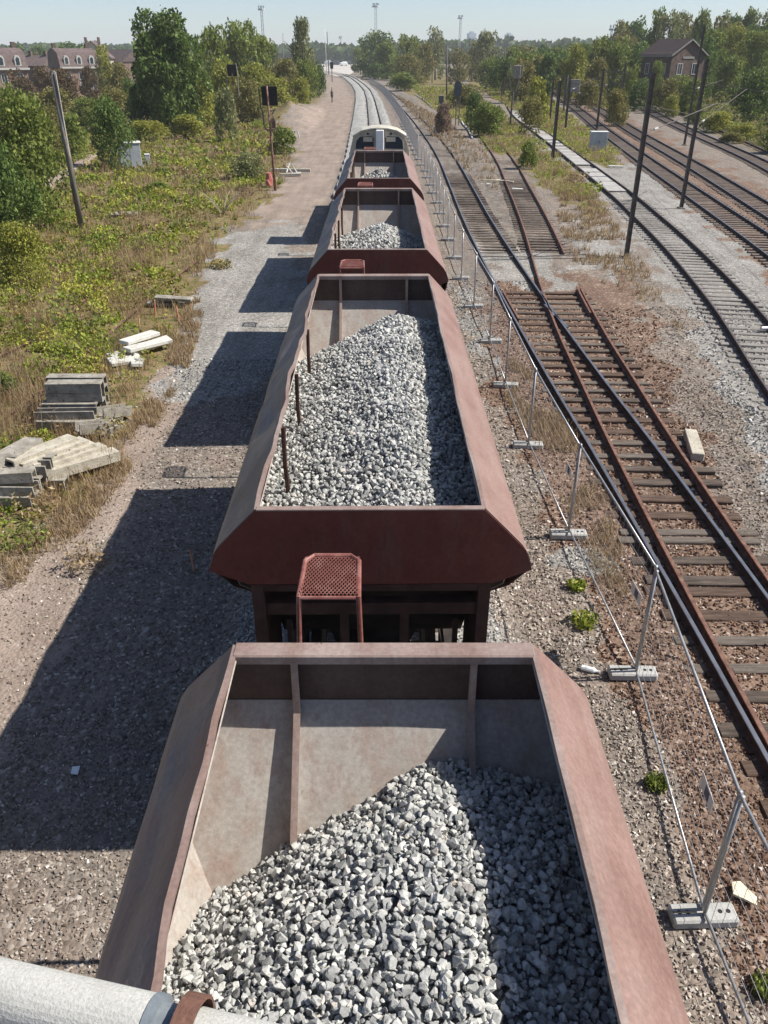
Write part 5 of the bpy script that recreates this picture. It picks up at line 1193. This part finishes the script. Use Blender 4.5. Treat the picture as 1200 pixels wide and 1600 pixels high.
for k, (cx, top_, D, wp, kd, lab) in enumerate(((1030, 96, 158, 26, 'mid', 'green tree brushing the left wall of the brick gable house'), (1108, 60, 172, 44, 'dark', 'tree overlapping the right eave of the brick gable house'), (1064, 118, 150, 50, 'mid', 'bushy tree hiding the foot of the brick gable house'),
    (1150, 40, 215, 60, 'light', 'bright tall tree right of the brick gable house'), (1190, 48, 190, 70, 'mid', 'big tree of the wood near the right picture edge'), (975, 58, 190, 60, 'mid', 'full green tree at the step of the wood skyline'), (840, 84, 215, 60, 'mid', 'full green tree above the bright shrub'), (800, 92, 230, 60, 'olive', 'olive tree behind the forked signal'), (1010, 66, 200, 60, 'dark', 'dark full tree left behind the brick gable house'), (770, 88, 250, 50, 'mid', 'green tree left behind the forked signal'))):
    tree(cx, top_, D, wp, kd, 'round', lab, 'tree', None, n=5500, leaf=.026)
# far woods that read as one mass
def far_wood(name, x0, x1, y0, y1, n, hmin, hmax, size, kind, label):
    px = R.uniform(x0, x1, n); py = R.uniform(y0, y1, n); hh = hmin + (hmax - hmin) * (.5 + .5 * snoise(px, py, (x1 - x0) / 40)); P = np.stack([px, py, hh * R.rand(n) ** .6], 1)
    V, Fc = leaf_arrays(P, size * (.6 + .8 * R.rand(n)), R, .3, .8); tag(link(name, raw_mesh(name, V, Fc, LF[kind], np.repeat(.5 * R.rand(n), 4))), label, 'wood', None, 'stuff')
far_wood('distant_wood', -700, 60, 900, 1000, 16000, 11, 17, 4.0, 'dark', 'dark line of distant trees along the left horizon')
far_wood('distant_wood', 20, 900, 900, 1000, 20000, 12, 22, 4.0, 'dark', 'dark line of distant trees along the right horizon')
far_wood('distant_wood', -420, -70, 330, 420, 16000, 2, 9, 1.6, 'olive', 'gardens and hedges behind the left houses')
far_wood('distant_wood', 60, 330, 300, 420, 16000, 3, 12, 1.8, 'dark', 'dense scrub behind the wood on the right')
# ------------------------------------------------------------------ weeds: nobody could count them
def weeds(label, polys, n, y0, y1, x0, x1, hgt, mt, leafs, per, seed, thr=-1, name='weeds', blade=False, cat='weeds', tall=1.0):
    rs = np.random.RandomState(seed)
    d = rs.rand(n); y = y0 * (y1 / y0) ** d; x = rs.uniform(0, 1, n); lo = np.interp(y, [y0, y1], [x0[0], x0[1]]); hi = np.interp(y, [y0, y1], [x1[0], x1[1]]); x = lo + x * (hi - lo)
    ok = np.zeros(n, bool); jx = x + .5 * snoise(x, y, 1.4); jy = y + .8 * snoise(x, y, 2)
    for p in polys: ok |= pip(jx, jy, PV[p])
    if mt is not WD and polys[0] == 0: ok &= pip(jx + 1.5 + 1.2 * snoise(x, y, 3.1, 4), jy, PV[0]) | (rs.rand(n) < .1)
    dens = snoise(x, y, 2.6, seed) + .6 * snoise(x, y, .8, seed + 2); ok &= dens > thr
    x, y = x[ok], y[ok]; dens = dens[ok]; m = len(x); hh = hgt * (.35 + .65 * rs.rand(m)) * (1 + .5 * np.clip(dens, -1, 1)) * tall
    k = per; X = np.repeat(x, k); Y = np.repeat(y, k); HH = np.repeat(hh, k); sz = np.repeat(leafs * (.5 + y / 34), k) * (.6 + .8 * rs.rand(m * k))
    zf = rs.rand(m * k); spread = HH * .5
    a = rs.rand(m * k) * 6.283; q = spread * rs.rand(m * k)
    P = np.stack([X + q * np.cos(a), Y + q * np.sin(a), zf * HH], 1); P[:, 2] += ground_h(P[:, 0], P[:, 1])
    if blade:
        lean = rs.normal(0, .25, (m * k, 2)); L = HH * (.6 + .5 * rs.rand(m * k)); w_ = sz * .16
        B0 = P.copy(); B0[:, 2] -= zf * HH; T_ = B0 + np.stack([lean[:, 0] * L, lean[:, 1] * L, L], 1); s = np.stack([np.cos(a), np.sin(a), 0 * a], 1) * w_[:, None]
        V = np.stack([B0 - s, B0 + s, T_ + s * .3, T_ - s * .3], 1).reshape(-1, 3); Fc = np.arange(m * k * 4).reshape(-1, 4)
    else: V, Fc = leaf_arrays(P, sz, rs, .9, .6)
    val = np.clip(.5 + .35 * np.repeat(snoise(x, y, 1.7, seed + 5), k) + .5 * (rs.rand(m * k) - .5), 0, 1)
    tag(link(name, raw_mesh(name, V, Fc, mt, np.repeat(val, 4))), label, cat, None, 'stuff')
WG = leafmat('weed leaves', [(0, (.07, .11, .016)), (.3, (.18, .25, .03)), (.65, (.36, .40, .055)), (1, (.50, .46, .10))], .3)
WY = leafmat('yellowing weeds', [(0, (.12, .11, .03)), (.5, (.27, .22, .06)), (1, (.42, .33, .12))], .3)
WD = leafmat('dry grass', [(0, (.20, .13, .07)), (.5, (.36, .26, .15)), (1, (.52, .42, .27))], .3)
xl0, xl1 = (-15, -75), (-3.5, -6)
weeds('green and yellow weeds covering the left side of the yard', [0], 26000, 13, 120, xl0, xl1, .36, WG, .045, 8, 3, -.1)
weeds('yellowing weeds in drifts on the left side', [0], 13000, 13, 120, xl0, xl1, .34, WY, .04, 8, 11, -.05)
weeds('dry grass along the left path edge', [0], 14000, 12, 120, xl0, xl1, .45, WD, .05, 9, 23, -.2, 'dry_grass', True, 'grass')
weeds('dark green taller weeds on the left side', [0], 5000, 16, 120, xl0, xl1, .75, LF['mid'], .05, 12, 31, .55)
weeds('tall dry stalks in patches among the left side weeds', [0], 16000, 16, 110, xl0, xl1, .95, WD, .04, 7, 67, .75, 'dry_grass', True, 'grass')
weeds('reddish brown dry dock plants among the left side weeds', [0], 7000, 16, 110, xl0, xl1, .6, LF['dry'], .04, 9, 71, .6)
weeds('low bright green creeping plants on the left side', [0], 16000, 14, 100, xl0, xl1, .16, LF['light'], .05, 7, 83, .15)
weeds('dry grass between the tracks on the right', [1, 2, 4], 22000, 40, 260, (8, 8), (26, 70), .55, WD, .03, 8, 41, -.25, 'dry_grass', True, 'grass')
weeds('weeds between the tracks on the right', [1, 2, 4], 22000, 40, 260, (8, 8), (26, 70), .5, WG, .026, 7, 47, -.15)
weeds('green plants on the bank beyond the main line', [3], 26000, 45, 220, (28, 60), (75, 150), .8, LF['mid'], .035, 8, 53, -.4)
weeds('pale tall grass on the bank beyond the main line', [3], 12000, 45, 220, (28, 60), (75, 150), .8, WD, .05, 7, 59, -.1, 'dry_grass', True, 'grass')
# small tufts by the fence and over the gravel
def tuft(px, py, r_, hgt, mt, n, label, name='weed_tuft'):
    x, y = G(px, py); a = R.rand(n) * 6.283; q = r_ * np.sqrt(R.rand(n)); P = np.stack([q * np.cos(a), q * np.sin(a), hgt * R.rand(n)], 1); V, Fc = leaf_arrays(P, (.02 + .03 * R.rand(n)) * (1 + y / 30), R, .6, .4)
    tag(link(name, raw_mesh(name, V, Fc, mt, np.repeat(R.rand(n), 4)), None, (x, y, 0)), label, None, None, 'stuff')
for i, (px, py, r_, h_, mt, lab) in enumerate(((1025, 1228, .14, .12, LF['mid'], 'small green weed on beige ballast beside the nearest whole fence panel'), (912, 975, .22, .2, WG, 'green tuft on ballast below the fourth fence foot'), (900, 920, .16, .15, WG, 'smaller tuft just beyond the green tuft on the ballast'), (1000, 1480, .12, .08, WG, 'tiny tuft beside the nearest wagon rim'), (1195, 1545, .14, .12, LF['mid'], 'tuft at the bottom right corner'),
                          (135, 885, .4, .4, WD, 'dry tuft at the tip of the big wagon shadow'), (60, 800, .5, .45, WD, 'dry grass tuft in front of the sprawling trough pile'), (165, 680, .5, .4, WY, 'yellow tuft right of the square trough stack'), (345, 418, .5, .3, WY, 'yellow tuft alone on the grey gravel'), (900, 285, .9, .7, WD, 'pale grass clump left of the grey sleepered track'), (920, 300, .9, .6, WG, 'yellow green grass clump left of the grey sleepered track'), (40, 850, .5, .35, LF['mid'], 'green tuft at the near foot of the sprawling pile'))):
    tuft(px, py, r_, h_, mt, 260, lab)
def patchgrass(pts, n, hgt, mt, label, seed):
    rs = np.random.RandomState(seed); pl = GP(pts); xs_ = [p[0] for p in pl]; ys_ = [p[1] for p in pl]
    x = rs.uniform(min(xs_), max(xs_), n); y = rs.uniform(min(ys_), max(ys_), n); ok = pip(x, y, pl) & (snoise(x, y, 1.6, seed) + .5 * snoise(x, y, .5, seed) > -.1); x, y = x[ok], y[ok]
    k = 7; X = np.repeat(x, k); Y = np.repeat(y, k); h_ = hgt * (.3 + .9 * rs.rand(len(X))); a = rs.rand(len(X)) * 6.283; lean = rs.normal(0, .35, (len(X), 2)); q = .12 * rs.rand(len(X))
    B0 = np.stack([X + q * np.cos(a), Y + q * np.sin(a), ground_h(X, Y)], 1); T_ = B0 + np.stack([lean[:, 0] * h_, lean[:, 1] * h_, h_], 1); s = np.stack([np.cos(a), np.sin(a), 0 * a], 1) * (.004 + .0003 * Y)[:, None]
    V = np.stack([B0 - s, B0 + s, T_ + s * .3, T_ - s * .3], 1).reshape(-1, 3)
    tag(link('dry_grass', raw_mesh('dry_grass', V, np.arange(len(X) * 4).reshape(-1, 4), mt, np.repeat(rs.rand(len(X)), 4))), label, None, None, 'stuff')
patchgrass([(880, 290), (950, 330), (1010, 420), (1080, 540), (1000, 470), (900, 420), (870, 340)], 2600, .32, WD, 'sparse dry grass around the foot of the thick mast', 5)
patchgrass([(620, 150), (700, 190), (770, 250), (780, 300), (730, 270), (680, 220)], 3000, .4, WD, 'dry grass between the siding and the branch track', 6)
patchgrass([(150, 745), (210, 655), (262, 560), (300, 450), (330, 440), (300, 560), (240, 680), (160, 800), (60, 900), (0, 960), (0, 880)], 5200, .22, WD, 'dry grass straggling onto the gravel path', 7)
patchgrass([(800, 560), (850, 600), (960, 800), (990, 960), (930, 900), (850, 720), (790, 620)], 1500, .2, WD, 'dry blades along the fence line', 8)
def spiky(px, py, n, L, label):
    x, y = G(px, py); mb = MB()
    for k in range(n):
        a = R.rand() * 6.28; l_ = L * (.5 + .5 * R.rand()); mb.tube([(0, 0, 0), (l_ * .4 * math.cos(a), l_ * .4 * math.sin(a), l_ * .6), (l_ * .8 * math.cos(a), l_ * .8 * math.sin(a), l_ * .9)], [.03, .02, .006], 4)
    tag(mb.build('dead_stalks', WSL2, None, (x, y, 0)), label, 'dead plant')
WSL2 = mat('bleached stalk', [(.34, .29, .22), (.46, .41, .33)], 4, .9, .1)
spiky(348, 338, 14, 1.7, 'bleached dead stalks fanning out by the path edge')
kx0, ky0 = G(70, 296); kx1, ky1 = G(146, 246); ka = math.atan2(ky1 - ky0, kx1 - kx0)
kb = empty('old_platform_edge', ((kx0 + kx1) / 2, (ky0 + ky1) / 2, 0), ka, 'pinkish old platform edge stones showing between the leaning pole and the ivy bush', 'platform edge')
kl = math.hypot(kx1 - kx0, ky1 - ky0); nb_ = int(kl / 1.1)
kstone = MB(); kstone.bbox((0, 0, .12), (1.07, .9, .3), .03); kme = kstone.mesh('kerb_stone', mat('pinkish old stone', [(.22, .17, .145), (.30, .235, .20), (.37, .30, .26)], 3, .9, .5, 30))
for i in range(nb_): link('kerb_stone', kme, kb, (-kl / 2 + (i + .5) * kl / nb_, rnd.uniform(-.03, .03), rnd.uniform(-.02, .02)), rnd.gauss(0, .015))
px_, py_ = G(193, 338); pb = empty('slatted_board', (px_, py_, .12), .1, 'small grey slatted board lying in the weeds right of the leaning pole', 'pallet')
for i in range(5): mb = MB(); mb.bbox((-.7 + i * .35, 0, .06), (.2, .9, .05), .01); mb.build('slat', TR, pb, rz=.25)
mb = MB(); mb.box((0, -.3, 0), (1.7, .08, .06)); mb.box((0, .3, 0), (1.7, .08, .06)); mb.build('crossbar', TR, pb)
# ------------------------------------------------------------------ houses
BRICK = mat('red brown brick wall', [(.09, .062, .053), (.12, .086, .075), (.16, .118, .10)], 1.2, .9, .3, 30)
BRICKP = mat('pinkish brick wall', [(.17, .115, .095), (.23, .16, .135), (.29, .21, .18)], 1.2, .9, .3, 30)
SLATE = mat('purple brown roof', [(.10, .075, .072), (.135, .10, .096), (.17, .13, .125)], 1.2, .8, .3, 20)
SLATED = mat('dark roof', [(.05, .035, .035), (.08, .055, .05), (.11, .08, .075)], 1.2, .8, .3, 20)
TRIM = mat('white trim', [(.42, .42, .41), (.5, .5, .49)], 2, .6, 0)
HTRIM = mat('dull stone trim', [(.22, .21, .20), (.30, .29, .28)], 2, .8, 0)
def window(parent, c, wd, h_, rz=0, ax='y'):
    f = MB(); g = MB(); d = .06
    if ax == 'y':
        for s in (-1, 1): f.box((c[0] + s * wd / 2, c[1], c[2]), (.12, .14, h_ + .12))
        for s in (-1, 1): f.box((c[0], c[1], c[2] + s * h_ / 2), (wd, .14, .12))
        f.box((c[0], c[1], c[2]), (.06, .1, h_)); g.box((c[0], c[1] + .03, c[2]), (wd, .05, h_))
    else:
        for s in (-1, 1): f.box((c[0], c[1] + s * wd / 2, c[2]), (.14, .12, h_ + .12))
        for s in (-1, 1): f.box((c[0], c[1], c[2] + s * h_ / 2), (.14, wd, .12))
        f.box((c[0], c[1], c[2]), (.1, .06, h_)); g.box((c[0] , c[1], c[2]), (.05, wd, h_))
    w_ = f.build('window', TRIM, parent); g.build('pane', GLASS, w_)
def mansard(loc_, rz, L, D, ze, zr, label, ndorm, tall=1.0):
    t = empty('mansard_house', loc_, rz, label, 'house')
    mb = MB(); mb.box((0, 0, ze / 2), (L, D, ze)); mb.build('wall', BRICKP, t)
    mb = MB(); e = .35; poly = [(-D / 2 - e, ze), (-D / 2 + .7, ze + (zr - ze) * .78), (-.6, zr), (.6, zr), (D / 2 - .7, ze + (zr - ze) * .78), (D / 2 + e, ze)]
    mb.prism(poly, -L / 2 - .25, L / 2 + .25, 'x'); rf = mb.build('roof', SLATE, t)
    mb = MB(); mb.box((0, -D / 2 - .4, ze), (L + .8, .3, .35)); mb.box((0, D / 2 + .4, ze), (L + .8, .3, .35)); mb.build('cornice', TRIM, t)
    for s in (-1, 1):
        mb = MB(); mb.box((s * (L / 2 - .6), .5, zr + .4), (.7, 1.0, 1.3)); mb.build('chimney', BRICK, rf)
    for k in range(ndorm):
        x = -L / 2 + (k + .5) * L / ndorm; zd = ze + (zr - ze) * .38
        mb = MB(); poly = [(x - .6, zd - .9), (x - .6, zd + .5), (x - .35, zd + .9), (x, zd + 1.0), (x + .35, zd + .9), (x + .6, zd + .5), (x + .6, zd - .9)]
        mb.prism(poly, -D / 2 - .2, -D / 2 + 1.5); dm = mb.build('dormer', TRIM, rf)
        mb = MB(); poly = [(x - .33, zd - .7), (x - .33, zd + .4), (x, zd + .7), (x + .33, zd + .4), (x + .33, zd - .7)]; mb.prism(poly, -D / 2 - .26, -D / 2 - .2); mb.build('dormer_window', GLASS, rf)
        for zz in (1.6, ze - 1.7):
            if zz > 1: window(t, (x, -D / 2 - .02, zz), 1.1, 1.6)
    return t
x, y, z = at_dist(118, 105, 215); mansard((x - 2, y + 5, 0), math.radians(38), 9.0, 8.0, z - .1, z + 3.9, 'brick house with brown mansard roof and three white dormers', 3)
x, y, z = at_dist(14, 108, 180); mansard((x - 4.5, y + 5, 0), math.radians(38), 9.5, 8.0, z, z + 3.7, 'brick mansard house cut by the left picture edge, white dormers', 3)
x, y, z = at_dist(62, 100, 240)
h3 = empty('terraced_house', (x, y, 0), math.radians(-20), 'low reddish house between the two mansard houses', 'house'); mb = MB(); mb.box((0, 0, z / 2 - .2), (8, 7, z - .4)); mb.build('wall', BRICK, h3); mb = MB(); mb.prism([(-4, z - .4), (0, z + 2), (4, z - .4)], -4.2, 4.2, 'x'); rf = mb.build('roof', SLATE, h3)
for q in (-2.4, 2.4): mb = MB(); mb.box((q, 0, z + 2.2), (.8, .7, 1.6)); mb.build('chimney', BRICK, rf)
x, y, z = at_dist(148, 84, 290); h4 = empty('gabled_house', (x, y, 0), math.radians(10), 'pale gabled house with two chimneys behind the dormered one', 'house'); mb = MB(); mb.prism([(-5, 0), (5, 0), (5, z - 1), (0, z + 3.2), (-5, z - 1)], -5, 5); mb.build('wall', mat('pale render', [(.38, .35, .30), (.46, .43, .37)], 1, .9, 0), h4)
mb = MB()
for s in (-1, 1): mb.box((s * 2.7, 5.2, z - 2), (.1, .1, .1))
mb.prism([(-5.5, z - 1.1), (0, z + 3.5), (5.5, z - 1.1), (5.5, z - 1.4), (0, z + 3.2), (-5.5, z - 1.4)], -5.3, 5.3); rf = mb.build('roof', SLATE, h4)
for q in (-3.5, 3.0): mb = MB(); mb.box((q * .6, 0, z + 3.4), (.8, .8, 2.2)); mb.build('chimney', BRICKP, rf)
for k, (px, D_, lab) in enumerate(((190, 300, 'long brown roofed house row left of the big tree, nearer roof'), (172, 340, 'brown roofed terrace end behind the yellowish poplar'))):
    x, y, z = at_dist(px, 96, D_); h5 = empty('terraced_house', (x, y, 0), math.radians(-50), lab, 'house'); mb = MB(); mb.box((0, 0, z / 2), (20, 8, z)); mb.build('wall', BRICKP, h5); mb = MB(); mb.prism([(-4.4, z), (0, z + 3.4), (4.4, z)], -10.3, 10.3, 'x'); mb.build('roof', SLATE, h5)
    for q in (-6, 0, 6): mb = MB(); mb.box((q, -4.1, z - 2), (1.0, .1, 1.4)); mb.build('window', GLASS, h5)
# brick house with the gable to the right, in the wood
D_ = 165; x0, _, zt_ = at_dist(1078, 61, D_); _, _, ze_ = at_dist(1078, 83, D_)
hb = empty('brick_house', (x0 - 1.2, D_ + 4, 1.0), math.radians(24), 'tall brick house with a gable and dark red roof in the wood', 'house')
W_, L_ = 7.6, 8.0; ze_ -= 1.0; zt_ -= 1.0
mb = MB(); mb.prism([(-W_ / 2, 0), (W_ / 2, 0), (W_ / 2, ze_), (0, zt_ - .15), (-W_ / 2, ze_)], -L_ / 2, L_ / 2); mb.build('wall', BRICK, hb)
ov = .4
for s in (-1, 1):
    mb = MB(); mb.prism([(0, zt_ + .1), (s * (W_ / 2 + ov), ze_ - .25), (s * (W_ / 2 + ov), ze_ - .45), (0, zt_ - .1)], -L_ / 2 - .35, L_ / 2 + .35); mb.build('roof', mat('dark red tile', [(.04, .028, .028), (.055, .038, .038), (.075, .05, .05)], 2, .8, .3, 20), hb)
    mb = MB(); mb.bar((0, -L_ / 2 - .4, zt_ - .05), (s * (W_ / 2 + ov), -L_ / 2 - .4, ze_ - .4), .06, .22); mb.build('barge_board', HTRIM, hb)
mb = MB(); mb.box((-W_ / 2 - .45, 0, ze_ - .45), (.12, L_ + .7, .22)); mb.build('gutter', HTRIM, hb)
for zz in (2.2, 5.0):
    for xx in (-1.7, 1.7): window(hb, (xx, -L_ / 2 - .02, zz), 1.1, 1.7)
    for yy_ in (-2.2, 0.0, 2.2): window(hb, (-W_ / 2 - .02, yy_, zz), 1.0, 1.7, 0, 'x')
mb = MB(); mb.box((0, -L_ / 2 - .05, ze_ - .7), (2.6, .08, .35)); mb.build('name_band', HTRIM, hb)
# road and garden fence by the brick house
rp = [G(*p) for p in ((955, 139), (1110, 134), (1500, 150), (1500, 156), (1108, 143), (960, 146))]
mb = MB(); mb.add([(px_, py_, 1.46) for px_, py_ in rp], [tuple(range(6))]); tag(mb.build('road', mat('pale road', [(.36, .34, .31), (.42, .40, .37)], 1, .9, 0)), 'pale road passing beyond the bank', None, None, 'structure')
gf = empty('garden_fence', (*G(1100, 136), 1.4), math.radians(-6), 'dark timber garden fence right of the brick house, above the road', 'fence')
for k in range(26): mb = MB(); mb.box((k * .75, 0, .9), (.62, .05, 1.7 + .1 * math.sin(k * 2.3))); mb.build('board', WOOD, gf)
# ------------------------------------------------------------------ far yard, towers, lighting masts
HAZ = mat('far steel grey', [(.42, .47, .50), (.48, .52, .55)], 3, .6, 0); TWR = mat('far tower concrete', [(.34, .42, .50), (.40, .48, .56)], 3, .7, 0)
def light_mast(px, top, D, wd, label):
    X, Y, Z = at_dist(px, top, D); t = empty('lighting_mast', (X, Y, 0), 0, label, 'lighting mast', 'tall yard lighting masts')
    mb = MB()
    for sx in (-1, 1):
        for sy in (-1, 1): mb.bar((sx * wd, sy * wd, 0), (sx * wd * .6, sy * wd * .6, Z - 2), wd * .22, wd * .22)
    n = int(Z / (wd * 3))
    for k in range(n):
        z0 = k * (Z - 2) / n; z1 = (k + 1) * (Z - 2) / n; f0 = wd * (1 - .4 * z0 / Z); f1 = wd * (1 - .4 * z1 / Z)
        mb.bar((-f0, -f0, z0), (f1, -f1, z1), wd * .13, wd * .13); mb.bar((f0, -f0, z0), (-f1, -f1, z1), wd * .13, wd * .13)
    mb.build('lattice', HAZ, t)
    mb = MB(); mb.tube([(0, 0, Z - 2.4), (0, 0, Z - 1.6)], wd * 2.6, 10); mb.build('platform', HAZ, t)
    for k in range(4):
        a = k * 1.57 + .4; mb = MB(); mb.bbox((math.cos(a) * wd * 1.8, math.sin(a) * wd * 1.8, Z - .8), (wd * .9, wd * .6, 1.2), .05); mb.build('floodlight', HAZ, t)
light_mast(408, 8, 520, .75, 'lighting mast over the left bushes'); light_mast(587, 4, 560, .85, 'lighting mast behind the dark round tree in the centre')
light_mast(720, 23, 640, .8, 'lighting mast left of the white towers'); light_mast(532, 56, 1000, .8, 'small far lighting mast over the yard mouth'); light_mast(957, 38, 420, .5, 'lattice mast peeping over the wood')
for px, top, w_, D_, lab in ((737, 52, 12, 1500, 'left one of two white tower blocks on the horizon'), (795, 54, 11, 1550, 'right one of two white tower blocks on the horizon')):
    X, Y, Z = at_dist(px, top, D_); wd = w_ * D_ * .86 / F; t = empty('tower_block', (X, Y, 0), .3, lab, 'tower block'); mb = MB(); mb.box((0, 0, Z / 2), (wd, wd * .7, Z)); mb.build('body', TWR, t)
    mb = MB()
    for k in range(8): mb.box((0, -wd * .36, Z * (.3 + k * .08)), (wd * .8, .4, Z * .03))
    mb.build('window_bands', HAZ, t); mb = MB(); mb.box((0, 0, Z + 1), (wd * .5, wd * .4, 3)); mb.build('roof_house', TWR, t)
yd = [G(*p) for p in ((500, 112), (500, 99), (562, 97), (560, 108), (545, 118), (528, 120))]
mb = MB(); mb.add([(a_, b_, .06) for a_, b_ in yd], [tuple(range(6))]); tag(mb.build('far_yard', mat('pale yard surface', [(.40, .37, .35), (.50, .47, .44)], .05, .9, 0)), 'pale open yard surface at the far end of the line', None, None, 'structure')
for k, (px, py, L, hh, c_) in enumerate(((505, 99, 9, 3.2, 0), (512, 101, 6, 3, 1), (519, 98, 10, 3.4, 0), (524, 102, 7, 3, 2), (530, 96, 8, 4.5, 0), (534, 100, 7, 3, 1), (540, 98, 9, 3.4, 0), (547, 97, 14, 4, 0), (553, 96, 9, 3.8, 2), (526, 97, 9, 3.4, 1), (537, 103, 6, 2.6, 0), (500, 96, 14, 4, 1), (543, 101, 6, 2.6, 2))):
    x, y = G(px, py); t = empty('parked_van', (x, y, 0), .3 * (k % 3), ['white', 'grey', 'dark'][c_] + ' vehicle parked far off in the yard', 'vehicle', 'vehicles parked far off in the yard')
    mt = [WHITE, HAZ, OVAL][c_]
    mb = MB(); mb.bbox((0, 0, hh * .55), (L, 3.4, hh * .9), .3); mb.build('body', mt, t); mb = MB(); mb.bbox((L * .1, 0, hh * 1.05), (L * .6, 3.0, hh * .35), .3); mb.build('cab', mt, t)
    mb = MB()
    for s in (-.3, .3): mb.tube([(L * s, -1.8, .5), (L * s, 1.8, .5)], .5, 10)
    mb.build('wheel_pair', BLK, t)
for k, (px, py, w_, h_) in enumerate(((500, 93, 60, 9), (548, 92, 50, 7), (470, 92, 60, 8))):
    x, y = G(px, py); t = empty('warehouse', (x, y, 0), .1, ['left', 'right', 'hidden'][k] + ' low pale shed beyond the far yard', 'building'); mb = MB(); mb.box((0, 0, h_ / 2), (w_, 20, h_)); mb.build('wall', HAZ, t); mb = MB(); mb.prism([(-11, h_), (0, h_ + 3), (11, h_)], -w_ / 2, w_ / 2, 'x'); mb.build('roof', TWR, t)

# ------------------------------------------------------------------ the hazy summer air
mh = bpy.data.materials.new('haze air'); mh.use_nodes = True; nh = mh.node_tree; nh.nodes.clear()
pv = nh.nodes.new('ShaderNodeVolumePrincipled'); pv.inputs['Density'].default_value = HAZE; pv.inputs['Color'].default_value = (.90, .95, 1.0, 1)
oh = nh.nodes.new('ShaderNodeOutputMaterial'); nh.links.new(pv.outputs[0], oh.inputs['Volume'])
mb = MB(); mb.box((0, 2600, 38), (9400, 6800, 78)); hz = mb.build('haze', mh, None, kind='stuff', label='thin pale summer haze over the whole yard')
